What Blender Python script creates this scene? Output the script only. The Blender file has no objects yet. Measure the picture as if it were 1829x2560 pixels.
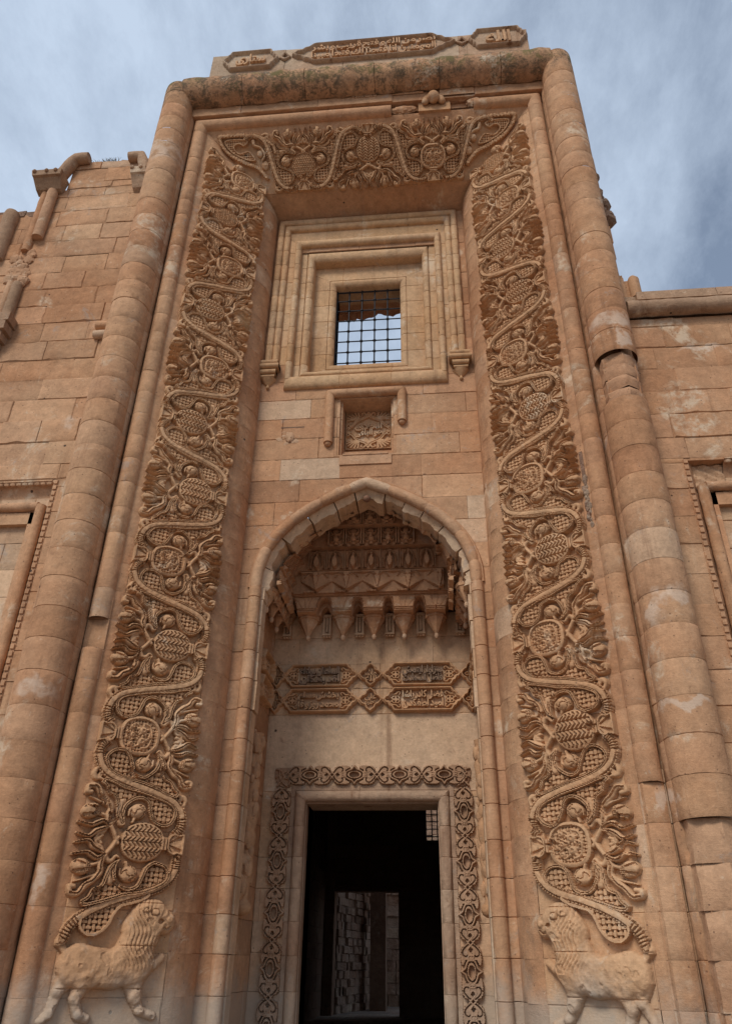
import bpy, bmesh, math, random
import numpy as np
from mathutils import Matrix, Vector
random.seed(7); rng = np.random.default_rng(7)
SC = bpy.context.scene; COL = SC.collection
# ------------------------------------------------------------------ camera
def R_(a): return math.radians(a)
pi_, ya_, ro_ = R_(30.722), R_(5.717), R_(0.9)
F = Vector((-math.sin(ya_)*math.cos(pi_), math.cos(ya_)*math.cos(pi_), math.sin(pi_)))
Rt = Vector((math.cos(ya_), math.sin(ya_), 0)); Up = Rt.cross(F)
Rt, Up = Rt*math.cos(ro_)+Up*math.sin(ro_), -Rt*math.sin(ro_)+Up*math.cos(ro_)
cd = bpy.data.cameras.new('camera'); cam = bpy.data.objects.new('camera', cd); COL.objects.link(cam)
cam.matrix_world = Matrix(((Rt.x, Up.x, -F.x, .836), (Rt.y, Up.y, -F.y, -8.148), (Rt.z, Up.z, -F.z, 0), (0, 0, 0, 1)))
cd.sensor_fit = 'HORIZONTAL'; cd.sensor_width = 36; cd.lens = 36*1894.433/1829; cd.clip_end = 2000; cd.clip_start = .05
SC.camera = cam
# ------------------------------------------------------------------ sky and sun
SUN_EL, SUN_AZ = R_(44), R_(203)      # azimuth clockwise from +Y: sun behind the viewer, to the left
w = bpy.data.worlds.new('World'); SC.world = w; w.use_nodes = True
nt = w.node_tree; nt.nodes.clear()
def wn(t, **k):
    n = nt.nodes.new(t)
    for a, b in k.items(): setattr(n, a, b)
    return n
sky = wn('ShaderNodeTexSky', sky_type='NISHITA', sun_disc=False, sun_elevation=SUN_EL, sun_rotation=SUN_AZ, air_density=1.0, dust_density=1.0, ozone_density=1.0)
tc = wn('ShaderNodeTexCoord'); mp = wn('ShaderNodeMapping'); mp.inputs['Scale'].default_value = (1.5, .75, 1.3); mp.inputs['Rotation'].default_value = (0.2, .5, .6)
n1 = wn('ShaderNodeTexNoise'); n1.inputs['Scale'].default_value = 2.3; n1.inputs['Detail'].default_value = 7; n1.inputs['Roughness'].default_value = .55; n1.inputs['Distortion'].default_value = .9
n2 = wn('ShaderNodeTexNoise'); n2.inputs['Scale'].default_value = 7; n2.inputs['Detail'].default_value = 8; n2.inputs['Roughness'].default_value = .72
ad = wn('ShaderNodeMath', operation='MULTIPLY_ADD'); ad.inputs[1].default_value = .60
sp = wn('ShaderNodeSeparateXYZ'); lx = wn('ShaderNodeMath', operation='MULTIPLY_ADD'); lx.inputs[1].default_value = -.42
rp = wn('ShaderNodeValToRGB'); rp.color_ramp.elements[0].position = .42; rp.color_ramp.elements[0].color = (.28, .28, .28, 1); rp.color_ramp.elements[1].position = 1.02; rp.color_ramp.elements[1].color = (1, 1, 1, 1)
mx = wn('ShaderNodeMix', data_type='RGBA'); bg = wn('ShaderNodeBackground'); bg.inputs['Strength'].default_value = .1; out = wn('ShaderNodeOutputWorld')
L = nt.links.new
L(tc.outputs['Generated'], mp.inputs[0]); L(mp.outputs[0], n1.inputs['Vector']); L(mp.outputs[0], n2.inputs['Vector'])
L(n2.outputs[0], ad.inputs[0]); L(n1.outputs[0], ad.inputs[2]); L(tc.outputs['Generated'], sp.inputs[0]); L(sp.outputs[0], lx.inputs[0]); L(ad.outputs[0], lx.inputs[2])
L(lx.outputs[0], rp.inputs[0]); L(rp.outputs[0], mx.inputs[0]); L(sky.outputs[0], mx.inputs[6]); mx.inputs[7].default_value = (5.6, 6.7, 8.3, 1)
L(mx.outputs[2], bg.inputs[0]); L(bg.outputs[0], out.inputs[0])
sd = bpy.data.lights.new('sun', 'SUN'); sd.energy = 2.1; sd.angle = R_(20); sd.color = (1, .95, .87)
sun = bpy.data.objects.new('sun', sd); COL.objects.link(sun)
sun.rotation_euler = Vector((math.sin(SUN_AZ)*math.cos(SUN_EL), math.cos(SUN_AZ)*math.cos(SUN_EL), math.sin(SUN_EL))).to_track_quat('Z', 'Y').to_euler()
SC.view_settings.view_transform = 'Standard'; SC.view_settings.look = 'None'; SC.view_settings.exposure = 0.0; SC.view_settings.gamma = 1
# ------------------------------------------------------------------ materials
def stone(name, a=(.425, .214, .106), b=(.532, .311, .172), pale=(.66, .52, .37), lichen=0, gray=1.0, dirt=1.0, bump=1.0, rough_rock=0):
    m = bpy.data.materials.new(name); m.use_nodes = True; t = m.node_tree; t.nodes.clear(); K = t.links.new
    def N(ty, **k):
        n = t.nodes.new(ty)
        for q, v in k.items(): setattr(n, q, v)
        return n
    def noise(sc, vec, det=6, ro=.6, dis=0):
        n = N('ShaderNodeTexNoise'); n.inputs['Scale'].default_value = sc; n.inputs['Detail'].default_value = det; n.inputs['Roughness'].default_value = ro; n.inputs['Distortion'].default_value = dis
        K(vec, n.inputs['Vector']); return n.outputs[0]
    def ramp(v, p0, p1, inv=False):
        n = N('ShaderNodeMapRange', interpolation_type='SMOOTHSTEP'); n.inputs['From Min'].default_value = p0; n.inputs['From Max'].default_value = p1
        if inv: n.inputs['To Min'].default_value = 1; n.inputs['To Max'].default_value = 0
        K(v, n.inputs['Value']); return n.outputs['Result']
    def mth(op, x, y=None, z=None):
        n = N('ShaderNodeMath', operation=op)
        for i, v in enumerate((x, y, z)):
            if v is None: continue
            if isinstance(v, (int, float)): n.inputs[i].default_value = v
            else: K(v, n.inputs[i])
        return n.outputs[0]
    def mix(f, x, y, mode='MIX'):
        n = N('ShaderNodeMix', data_type='RGBA', blend_type=mode)
        if isinstance(f, (int, float)): n.inputs[0].default_value = f
        else: K(f, n.inputs[0])
        for i, v in ((6, x), (7, y)):
            if isinstance(v, tuple): n.inputs[i].default_value = (*v, 1)
            else: K(v, n.inputs[i])
        return n.outputs[2]
    def mapv(vec, s):
        n = N('ShaderNodeMapping'); n.inputs['Scale'].default_value = s; K(vec, n.inputs[0]); return n.outputs[0]
    pos = N('ShaderNodeNewGeometry').outputs['Position']; sep = N('ShaderNodeSeparateXYZ'); K(pos, sep.inputs[0])
    at = N('ShaderNodeAttribute', attribute_name='tint'); ts = N('ShaderNodeSeparateColor'); K(at.outputs['Color'], ts.inputs[0])
    big = noise(.55, pos, 4); med = noise(3.1, pos, 7, .65); fine = noise(34, pos, 6, .7)
    c = mix(ramp(big, .35, .68), a, b)
    # per block: brightness, paleness, hue
    c = mix(ts.outputs[2], c, mix(.55, c, (.40, .175, .095)))
    br = mth('MULTIPLY_ADD', ts.outputs[0], .30, .84); c = mix(1.0, c, N_rgb(t, K, br), 'MULTIPLY')
    c = mix(ts.outputs[1], c, pale)
    v = mth('MULTIPLY_ADD', med, .62, .69); c = mix(1.0, c, N_rgb(t, K, v), 'MULTIPLY')
    v = mth('MULTIPLY_ADD', fine, .50, .75); c = mix(1.0, c, N_rgb(t, K, v), 'MULTIPLY')
    mid_ = noise(11, pos, 7, .75); v = mth('MULTIPLY_ADD', mid_, .9, .55); c = mix(1.0, c, N_rgb(t, K, v), 'MULTIPLY')
    ch = noise(5.5, pos, 9, .8, .8); c = mix(mth('MULTIPLY', ramp(ch, .60, .66), .5), c, pale); c = mix(mth('MULTIPLY', ramp(ch, .36, .41, True), .35), c, (.22, .11, .06))
    # efflorescence and pale runs
    wp = noise(1.35, pos, 9, .68, .6); wf = noise(7, pos, 6, .7)
    k = mth('MULTIPLY', ramp(wp, .56, .66), ramp(wf, .40, .58)); c = mix(mth('MULTIPLY', k, .75), c, pale)
    st = noise(1.0, mapv(pos, (9, 9, .9)), 6, .7, .15); k = mth('MULTIPLY', ramp(st, .60, .74), ramp(med, .4, .62)); c = mix(mth('MULTIPLY', k, .5), c, pale)
    sd_ = noise(1.0, mapv(pos, (6, 6, .5)), 5, .65); k = ramp(sd_, .56, .78); c = mix(mth('MULTIPLY', k, .6*dirt), c, (.19, .095, .05))
    gr = noise(.9, pos, 8, .7, .3); k = ramp(gr, .60, .78); c = mix(mth('MULTIPLY', k, .6*dirt), c, (.15, .105, .075))
    gk = noise(2.1, pos, 9, .75, .5); c = mix(mth('MULTIPLY', ramp(gk, .60, .68), .45), c, (.36, .32, .28))
    if name == 'sandstone' or lichen:      # individual lime patches left on particular stones
        nd = N('ShaderNodeVectorMath', operation='SCALE'); nn = N('ShaderNodeTexNoise'); nn.inputs['Scale'].default_value = 7; nn.inputs['Detail'].default_value = 6; K(pos, nn.inputs['Vector']); K(nn.outputs['Color'], nd.inputs[0]); nd.inputs['Scale'].default_value = .34
        pv = N('ShaderNodeVectorMath', operation='ADD'); K(pos, pv.inputs[0]); K(nd.outputs[0], pv.inputs[1])
        for (px, py, pz, rx, rz) in ((3.04, -1.4, 6.56, .34, .12), (3.05, -1.4, 3.02, .24, .10), (2.9, -1.4, 2.86, .08, .16), (2.98, -1.4, 1.98, .26, .05), (2.72, -1.1, 1.22, .07, .15), (-2.68, -1.3, .55, .07, .24), (-3.0, -1.4, 10.55, .33, .26), (-3.0, -1.4, 2.2, .22, .12), (4.1, -1.1, 6.35, .30, .05), (3.1, -1.4, 6.22, .09, .2), (-3.58, -1.06, 5.64, .13, .13)):
            sv = N('ShaderNodeVectorMath', operation='SUBTRACT'); K(pv.outputs[0], sv.inputs[0]); sv.inputs[1].default_value = (px+.17, py+.17, pz+.17)
            mv = N('ShaderNodeVectorMath', operation='MULTIPLY'); K(sv.outputs[0], mv.inputs[0]); mv.inputs[1].default_value = (1/rx, 1/.5, 1/rz); lv = N('ShaderNodeVectorMath', operation='LENGTH'); K(mv.outputs[0], lv.inputs[0])
            c = mix(mth('MULTIPLY', mth('MULTIPLY', ramp(lv.outputs['Value'], .55, 1.1, True), ramp(med, .35, .55)), .55), c, (.68, .54, .42))
    # scratches and small dark pock marks
    sc = noise(1.0, mapv(pos, (14, 14, 90)), 3, .6); c = mix(mth('MULTIPLY', ramp(sc, .62, .8), .22), c, pale)
    vo = N('ShaderNodeTexVoronoi'); vo.inputs['Scale'].default_value = 2.6; K(pos, vo.inputs['Vector'])
    vs = N('ShaderNodeSeparateColor'); K(vo.outputs['Color'], vs.inputs[0])
    spot = mth('MULTIPLY', ramp(mth('MULTIPLY_ADD', med, .03, vo.outputs['Distance']), .052, .066, True), ramp(vs.outputs[0], .6, .62)); c = mix(mth('MULTIPLY', spot, .85), c, (.035, .025, .022))
    v2 = N('ShaderNodeTexVoronoi'); v2.inputs['Scale'].default_value = 17; K(pos, v2.inputs['Vector']); s2 = N('ShaderNodeSeparateColor'); K(v2.outputs['Color'], s2.inputs[0])
    pk = mth('MULTIPLY', ramp(mth('MULTIPLY_ADD', wf, .10, v2.outputs['Distance']), .16, .20, True), ramp(s2.outputs[0], .72, .74)); c = mix(mth('MULTIPLY', pk, .6), c, (.10, .055, .035))
    # grey weathered zone near the foot
    zz = mth('MULTIPLY_ADD', noise(1.6, pos, 8, .7), 1.3, sep.outputs[2]); g = ramp(zz, .2, .66, True)
    c = mix(mth('MULTIPLY', g, .62*gray), c, (.44, .39, .32))
    if lichen:
        la = noise(4.5, pos, 9, .8, .4); lb = noise(27, pos, 7, .8); lc = noise(5, pos, 8, .7)
        zt = mth('MULTIPLY_ADD', noise(1.4, mapv(pos, (2.4, 2.4, 1)), 6), .9, sep.outputs[2])
        k = mth('MULTIPLY', ramp(mth('MULTIPLY_ADD', lb, .6, la), .72, .90), ramp(zt, 12.20, 12.5))
        c = mix(mth('MULTIPLY', k, .82), c, (.075, .062, .042))
        k = mth('MULTIPLY', ramp(mth('MULTIPLY_ADD', lb, .5, lc), .72, .86), ramp(zt, 12.45, 12.75)); c = mix(mth('MULTIPLY', k, .9), c, (.16, .13, .05))
        k = mth('MULTIPLY', ramp(mth('MULTIPLY_ADD', wf, .5, lc), .80, .92), ramp(zt, 12.75, 13.1)); c = mix(mth('MULTIPLY', k, .7), c, (.33, .13, .035))
        k = mth('MULTIPLY', ramp(mth('MULTIPLY_ADD', fine, .7, wp), .98, 1.05), ramp(zt, 12.3, 12.6)); c = mix(mth('MULTIPLY', k, .6), c, (.6, .52, .4))
    bs = N('ShaderNodeBsdfPrincipled'); K(c, bs.inputs['Base Color']); bs.inputs['Roughness'].default_value = .9; bs.inputs['Specular IOR Level'].default_value = .18
    b1 = N('ShaderNodeBump'); b1.inputs['Strength'].default_value = .55*bump; b1.inputs['Distance'].default_value = .012; K(mth('MULTIPLY_ADD', fine, .6, mth('MULTIPLY', sc, .35)), b1.inputs['Height'])
    b2 = N('ShaderNodeBump'); b2.inputs['Strength'].default_value = .5*bump; b2.inputs['Distance'].default_value = .035; K(mth('MULTIPLY_ADD', spot, -.6, mth('MULTIPLY_ADD', mid_, .5, med)), b2.inputs['Height']); K(b1.outputs[0], b2.inputs['Normal'])
    if rough_rock:
        b2.inputs['Strength'].default_value = 1; b2.inputs['Distance'].default_value = .12*rough_rock
    K(b2.outputs[0], bs.inputs['Normal'])
    o = N('ShaderNodeOutputMaterial'); K(bs.outputs[0], o.inputs[0]); return m
def N_rgb(t, K, v):
    n = t.nodes.new('ShaderNodeCombineColor')
    for i in range(3): K(v, n.inputs[i])
    return n.outputs[0]
def plain(name, col, rough=.8, metal=0):
    m = bpy.data.materials.new(name); m.use_nodes = True; t = m.node_tree; b = t.nodes['Principled BSDF']
    n = t.nodes.new('ShaderNodeTexNoise'); n.inputs['Scale'].default_value = 30; n.inputs['Detail'].default_value = 5
    r = t.nodes.new('ShaderNodeValToRGB'); r.color_ramp.elements[0].color = (*[x*.6 for x in col], 1); r.color_ramp.elements[1].color = (*[min(1, x*1.4) for x in col], 1)
    t.links.new(n.outputs[0], r.inputs[0]); t.links.new(r.outputs[0], b.inputs['Base Color']); b.inputs['Roughness'].default_value = rough; b.inputs['Metallic'].default_value = metal; return m
M_ST = stone('sandstone'); M_LI = stone('lichen_sandstone', lichen=1, gray=0)
M_PALE = stone('pale_sandstone', a=(.53, .325, .18), b=(.62, .42, .265))
M_CARV = stone('carved_sandstone', a=(.50, .278, .140), b=(.59, .362, .198), dirt=.6)
M_WIN = stone('window_sandstone', a=(.51, .30, .150), b=(.59, .385, .215), dirt=.8)
M_RUB = stone('rubble', a=(.30, .18, .12), b=(.46, .34, .26), dirt=1, bump=1.6, rough_rock=1, gray=0)
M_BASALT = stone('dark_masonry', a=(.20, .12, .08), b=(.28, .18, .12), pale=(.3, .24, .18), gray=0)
M_DOOR = stone('door_stone', a=(.33, .20, .125), b=(.43, .29, .195), gray=.6, dirt=1.8, bump=1.5)
M_KNOT = stone('knotwork_stone', a=(.34, .20, .115), b=(.44, .285, .18), gray=.5, dirt=1.2)
M_PAR = stone('parapet_stone', a=(.42, .27, .17), b=(.56, .45, .32), lichen=0, gray=0, dirt=2.0, bump=1.5)
M_IRON = plain('wrought_iron', (.022, .021, .024), .55, .6)
M_SOOT2 = stone('sooty_stone', a=(.16, .11, .08), b=(.26, .17, .11), gray=0)
M_SOOT = plain('sooty_lettering', (.05, .045, .045), .8)
M_EARTH = stone('paving', a=(.22, .19, .16), b=(.30, .26, .22), gray=0)
# ------------------------------------------------------------------ object helpers
WM = {}
def link(o, parent=None, mw=None):
    COL.objects.link(o); mw = mw or Matrix.Identity(4)
    if parent is not None:
        o.parent = parent; o.matrix_parent_inverse = WM[parent.name].inverted()
    o.matrix_basis = mw; WM[o.name] = mw.copy(); return o
def empty(name, label, cat, loc):
    o = bpy.data.objects.new(name, None); o['label'] = label; o['category'] = cat; o.empty_display_size = .3
    return link(o, None, Matrix.Translation(loc))
def tag(o, label=None, cat=None, group=None, kind=None):
    for k, v in (('label', label), ('category', cat), ('group', group), ('kind', kind)):
        if v: o[k] = v
    return o
class MB:
    def __init__(s): s.v = []; s.f = []; s.t = []; s.n = 0
    def add(s, V, Fc, tint=(.5, 0, .3)):
        V = np.asarray(V, float).reshape(-1, 3); s.v.append(V); s.f += [[i+s.n for i in f] for f in Fc]
        s.t.append(np.tile(np.array([*tint, 1.]), (len(V), 1))); s.n += len(V); return s
    def grid(s, P, tint=(.5, 0, .3), mask=None, flip=False):
        a, b = P.shape[:2]; fc = []
        for i in range(a-1):
            for j in range(b-1):
                if mask is not None and not mask[i, j]: continue
                q = [i*b+j, (i+1)*b+j, (i+1)*b+j+1, i*b+j+1]
                fc.append(q[::-1] if flip else q)
        return s.add(P.reshape(-1, 3), fc, tint)
    def box(s, a, b, tint=(.5, 0, .3), jit=0, rot=0):
        x0, y0, z0 = a; x1, y1, z1 = b
        V = np.array([(x, y, z) for x in (x0, x1) for y in (y0, y1) for z in (z0, z1)], float)
        if jit: V += rng.uniform(-jit, jit, V.shape)
        return s.add(V, [[0, 1, 3, 2], [4, 6, 7, 5], [0, 4, 5, 1], [2, 3, 7, 6], [0, 2, 6, 4], [1, 5, 7, 3]], tint)
    def tube(s, pts, r, seg=12, tint=(.5, 0, .3), cap=True, closed=False):
        pts = [Vector(p) for p in pts]; n = len(pts); rr = r if hasattr(r, '__len__') else [r]*n; V = []; up = None
        for i, p in enumerate(pts):
            d = (pts[min(i+1, n-1)]-pts[max(i-1, 0)]).normalized()
            if up is None: up = Vector((0, 1, 0)) if abs(d.y) < .9 else Vector((1, 0, 0))
            x = d.cross(up).normalized(); u = x.cross(d).normalized(); up = u
            for k in range(seg):
                a = 2*math.pi*k/seg; V.append(p+(x*math.cos(a)+u*math.sin(a))*rr[i])
        Fc = [[i*seg+k, i*seg+(k+1) % seg, (i+1)*seg+(k+1) % seg, (i+1)*seg+k] for i in range(n-1) for k in range(seg)]
        if cap: Fc += [list(range(seg))[::-1], [(n-1)*seg+k for k in range(seg)]]
        return s.add([v[:] for v in V], Fc, tint)
    def prism(s, poly, y0, y1, tint=(.5, 0, .3)):       # polygon in x,z extruded along y
        n = len(poly); V = [(x, y0, z) for x, z in poly]+[(x, y1, z) for x, z in poly]
        return s.add(V, [list(range(n)), list(range(n, 2*n))[::-1]]+[[i, i+n, (i+1) % n+n, (i+1) % n] for i in range(n)], tint)
    def vprism(s, poly, z0, z1, tint=(.5, 0, .3)):      # polygon in x,y extruded along z
        n = len(poly); V = [(x, y, z0) for x, y in poly]+[(x, y, z1) for x, y in poly]
        return s.add(V, [list(range(n))[::-1], list(range(n, 2*n))]+[[i, (i+1) % n, (i+1) % n+n, i+n] for i in range(n)], tint)
    def ball(s, c, r, seg=12, sq=(1, 1, 1), tint=(.5, 0, .3)):
        th = np.linspace(0, math.pi, seg//2+1); ph = np.linspace(0, 2*math.pi, seg+1); T, Pp = np.meshgrid(th, ph, indexing='ij')
        P = np.stack([c[0]+r*sq[0]*np.sin(T)*np.cos(Pp), c[1]+r*sq[1]*np.sin(T)*np.sin(Pp), c[2]+r*sq[2]*np.cos(T)], -1)
        return s.grid(P, tint)
    def mesh(s, name, mat, smooth=35):
        me = bpy.data.meshes.new(name); V = np.concatenate(s.v); me.from_pydata(V.tolist(), [], s.f); me.update()
        ca = me.color_attributes.new('tint', 'FLOAT_COLOR', 'POINT'); ca.data.foreach_set('color', np.concatenate(s.t).astype(np.float32).ravel())
        me.materials.append(mat)
        if smooth:
            me.shade_smooth(); me.set_sharp_from_angle(angle=R_(smooth))
        return me
    def obj(s, name, mat, parent=None, smooth=35, label=None):
        o = bpy.data.objects.new(name, s.mesh(name, mat, smooth)); link(o, parent)
        if label: o['label'] = label
        return o
def rtint(p=.06, var=1):
    pale = rng.uniform(.25, .6) if rng.random() < p*.7 else max(0, rng.normal(.04, .05))
    return (float(np.clip(rng.normal(.5, .20*var), 0, 1)), float(pale*(1 if var == 1 else .6)), float(np.clip(rng.normal(.2, .10), 0, 1)))
def blocks(mb, P, rects, depth=.011, e=.0042, ds=.12, dt=.12, off=.004, mask=None, pale=.06, chip=.25, var=1):
    """P(s,t,h) -> positions; each rect (s0,s1,t0,t1) is one stone with sunk irregular joints"""
    for (s0, s1, t0, t1) in rects:
        if s1-s0 < .012 or t1-t0 < .012: continue
        ns = max(1, int(round((s1-s0)/ds))); n_t = max(1, int(round((t1-t0)/dt)))
        S = np.concatenate([[s0], np.linspace(s0+e, s1-e, ns+1), [s1]]); T = np.concatenate([[t0], np.linspace(t0+e, t1-e, n_t+1), [t1]])
        SS, TT = np.meshgrid(S, T, indexing='ij'); H = np.full(SS.shape, rng.uniform(-off, off))
        dd = depth*rng.choice([.1, .5, 1, 1, 1.3], 4); H[0, :] = -dd[0]; H[-1, :] = -dd[1]; H[:, 0] = -dd[2]; H[:, -1] = -dd[3]
        SS = SS.copy(); TT = TT.copy()
        j = rng.uniform(0, e*1.5, SS.shape); j2 = np.where(rng.random(SS.shape) < .06*chip*4, rng.uniform(0, .022, SS.shape), 0)
        SS[1, 1:-1] += (j+j2)[1, 1:-1]; SS[-2, 1:-1] -= (j+j2)[-2, 1:-1]; TT[1:-1, 1] += (j+j2)[1:-1, 1]; TT[1:-1, -2] -= (j+j2)[1:-1, -2]
        G = P(SS, TT, H); mk = None
        if mask is not None:
            sc = (SS[:-1, :-1]+SS[1:, 1:])/2; tc_ = (TT[:-1, :-1]+TT[1:, 1:])/2; mk = mask(sc, tc_)
            if not mk.any(): continue
        mb.grid(G, rtint(pale, var), mk)
def bond(s0, s1, zs, lo=.45, hi=1.1, skip=None):
    r = []
    for z0, z1 in zip(zs[:-1], zs[1:]):
        x = s0-rng.uniform(0, .5)
        while x < s1:
            x2 = x+rng.uniform(lo, hi)
            a, b = max(x, s0), min(x2, s1)
            if s1-b < .15: b = s1; x2 = s1
            if b-a > .02: r.append((a, b, z0, z1))
            x = x2
    return r
CZ = [9.73-.334*k for k in range(-14, 35)][::-1]        # course heights shared by the whole front
def courses(z0, z1):
    zs = [z0]+[z for z in CZ if z0+.05 < z < z1-.05]+[z1]; return zs
# ------------------------------------------------------------------ portal root
GZ = -1.5
portal = empty('stone_portal', 'tall carved sandstone portal with pointed niche, dark doorway and barred window', 'portal', (0, .5, GZ))
left_wall = empty('masonry_wall', 'ragged sandstone wall left of the portal with broken twin pipe mouldings', 'wall', (-6, 0, GZ))
right_wall = empty('masonry_wall', 'lower sandstone wall right of the portal under a straight roll cornice', 'wall', (6, 0, GZ))
H0 = 8.98       # height of any moulding at the top = H0 + its offset from the axis
# ---- core body behind the facing
mb = MB()
for s in (-1, 1):
    pl = [(3.2, -1.02), (2.62, -.98), (1.78, -.33), (1.60, -.05), (1.53, .04), (1.53, 1.9), (3.2, 1.9)]
    pl = [(s*x, y) for x, y in pl]
    mb.vprism(pl if s < 0 else pl[::-1], GZ, 10.40)
mb.vprism([(-3.2, -1.02), (3.2, -1.02), (3.2, 1.2), (-3.2, 1.2)], 11.65, 12.3)
mb.vprism([(-3.2, -.3), (3.2, -.3), (3.2, 1.2), (-3.2, 1.2)], 10.75, 11.65)
for s in (-1, 1): mb.vprism([(s*3.2, -1.02), (s*2.75, -1.0), (s*2.75, 1.2), (s*3.2, 1.2)][::s*1], 10.4, 11.65)
core = mb.obj('core_masonry', M_ST, portal, 0)
# ---- great outer roll moulding
def cyl_P(cx, cy, r, mir=1):
    def P(z, a, h):
        rr = r+h
        return np.stack([mir*(cx+rr*np.sin(a/r)), cy-rr*np.cos(a/r)+0*z, z], -1)
    return P
OR_C, OR_Y, OR_R = 3.045, -1.20, .245
def outer_roll(mir):
    mb = MB(); P = cyl_P(OR_C, OR_Y, OR_R, mir); zs = courses(GZ, 12.28)
    for z0, z1 in zip(zs[:-1], zs[1:]):
        zm = (z0+z1)/2
        if mir > 0 and (5.45 < zm < 6.1 or zm < 1.15):     # broken drums: only a rough squared core is left
            big = zm < 1.15
            tin = rtint(.3); n = 7
            for q in range(1 if big else 2):
                nq = 1 if big else 2; za, zb = z0+(z1-z0)*q/nq, z0+(z1-z0)*(q+1)/nq
                xo = (-.21, .25) if big else (-.19, .22)
                G = []
                for zq in np.linspace(za, zb, 5):
                    r_ = rng.uniform(-.02, .02, 7); base_ = [(xo[0], .02), (xo[0]+.01, -.09), (-.08, -.17), (.03, -.205), (.13, -.15), (xo[1]-.01, -.06), (xo[1], .12)]
                    G.append([(OR_C+x+r_[i]*.6, OR_Y+y+r_[i]+(.02 if zq in (za, zb) else 0), zq) for i, (x, y) in enumerate(base_)])
                mb.grid(np.array(G), (tin[0], .12, .4))
            mb.box((OR_C-.16, OR_Y-.10, z0), (OR_C+.18, OR_Y+.2, z1))
            continue
        t0, t1 = -1.9*OR_R, 1.9*OR_R
        zz0, zz1 = z0, z1
        blocks(mb, P, [(zz0, zz1, t0, t1)], depth=.006, e=.0035, ds=.11, dt=.035, off=.003, pale=.05, var=.5)
    # flat cap
    mb.tube([(mir*OR_C, OR_Y, 12.26), (mir*OR_C, OR_Y, 12.33)], OR_R-.004, 32, rtint())
    return mb.obj('roll_moulding', M_LI, portal, 40)
outer_roll(-1); orr = outer_roll(1)
mb = MB()
def Ptop(x, a, h):
    rr = .315+h; return np.stack([x, -1.17-rr*.94*np.cos(a/.315)+0*x, 12.25-rr*.94*np.sin(a/.315)], -1)
x = -2.95
while x < 2.95:
    x2 = min(2.95, x+rng.uniform(.75, 1.15)); x2 = 2.95 if 2.95-x2 < .3 else x2
    blocks(mb, Ptop, [(x, x2, -1.6*.315, 1.6*.315)], depth=.014, ds=.06, dt=.035, off=.008); x = x2
V0 = mb.v
for q in mb.v:      # worn surface
    q[:, 2] += .010*np.sin(q[:, 0]*9+1)+.007*np.sin(q[:, 0]*23); q[:, 1] += .008*np.sin(q[:, 0]*17+2)
mb.obj('roll_moulding', M_LI, portal, 45, 'dark lichened horizontal roll moulding across the top')
# coping behind the roll
mb = MB(); mb.box((-3.27, -1.12, 12.3), (3.27, .9, 12.53)); mb.obj('coping', M_LI, portal, 0)
# ---- fillets and small roll beside the great roll
def sweep(name, prof, mat, zfloor=GZ, n_mitre=True, sides=('L', 'R', 'T'), lo=.45, hi=1.0, segs_t=None, depth=.006, skipz=None, skipx=None, run='courses', off=.003, seam=True):
    """prof: list of (o, y) from outside inwards; swept up the sides and mitred across the top"""
    pr = np.array(prof, float); sl = np.concatenate([[0], np.cumsum(np.hypot(*(pr[1:]-pr[:-1]).T))])
    nrm = np.zeros_like(pr); d = np.gradient(pr, axis=0); nrm[:, 0] = d[:, 1]; nrm[:, 1] = d[:, 0]
    nrm /= np.linalg.norm(nrm, axis=1)[:, None]+1e-9
    # outward normal should face -y / inwards to the opening
    sg = np.sign(-(nrm[:, 1])+1e-9*0-.3*nrm[:, 0]); nrm *= np.where(sg == 0, 1, sg)[:, None]
    def ev(t, h):
        o = np.interp(t, sl, pr[:, 0]); y = np.interp(t, sl, pr[:, 1]); no = np.interp(t, sl, nrm[:, 0]); ny = np.interp(t, sl, nrm[:, 1])
        return o+no*h, y+ny*h
    for sd in sides:
        mb = MB()
        if sd in 'LR':
            m = -1 if sd == 'L' else 1
            def P(z, t, h, m=m):
                o, y = ev(t, h); return np.stack([m*o, y, np.minimum(z, H0+o)], -1)
            zs = courses(zfloor, H0+pr[:, 0].max())
            for z0, z1 in zip(zs[:-1], zs[1:]):
                if skipz and skipz(sd, (z0+z1)/2):
                    if mb.n: mb.obj(name, mat, portal, 40); mb = MB()
                    continue
                ts = [0]+(segs_t or [])+[sl[-1]]
                for a, b in zip(ts[:-1], ts[1:]): blocks(mb, P, [(z0, z1, a, b)], depth=depth, ds=.11, dt=max(.02, min(.06, sl[-1]/4)), off=off, var=.5)
        else:
            def P(x, t, h):
                o, y = ev(t, h); return np.stack([np.clip(x, -o, o), y, H0+o], -1)
            om = pr[:, 0].max(); x = -om; sp_ = [0]
            while x < om:
                x2 = x+rng.uniform(lo, hi)
                if om-x2 < .3: x2 = om
                for (a0, a1) in ([(x, x2)] if not skipx else cut((x, x2), skipx)):
                    if skipx and a0 >= skipx[1] and mb.n and not sp_[0]: mb.obj(name, mat, portal, 40); mb = MB(); sp_[0] = 1
                    blocks(mb, P, [(a0, a1, 0, sl[-1])], depth=depth, ds=.08, dt=max(.02, min(.06, sl[-1]/4)), off=off, var=.5)
                x = x2
        if mb.n: mb.obj(name, mat, portal, 40)
def cut(seg, hole):
    a, b = seg; h0, h1 = hole; r = []
    if a < h0: r.append((a, min(b, h0)))
    if b > h1: r.append((max(a, h1), b))
    return r
sweep('fillet', [(2.87, -1.10), (2.86, -1.16), (2.80, -1.165), (2.79, -1.16), (2.785, -1.06)], M_ST, sides=('L', 'R'))
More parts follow.
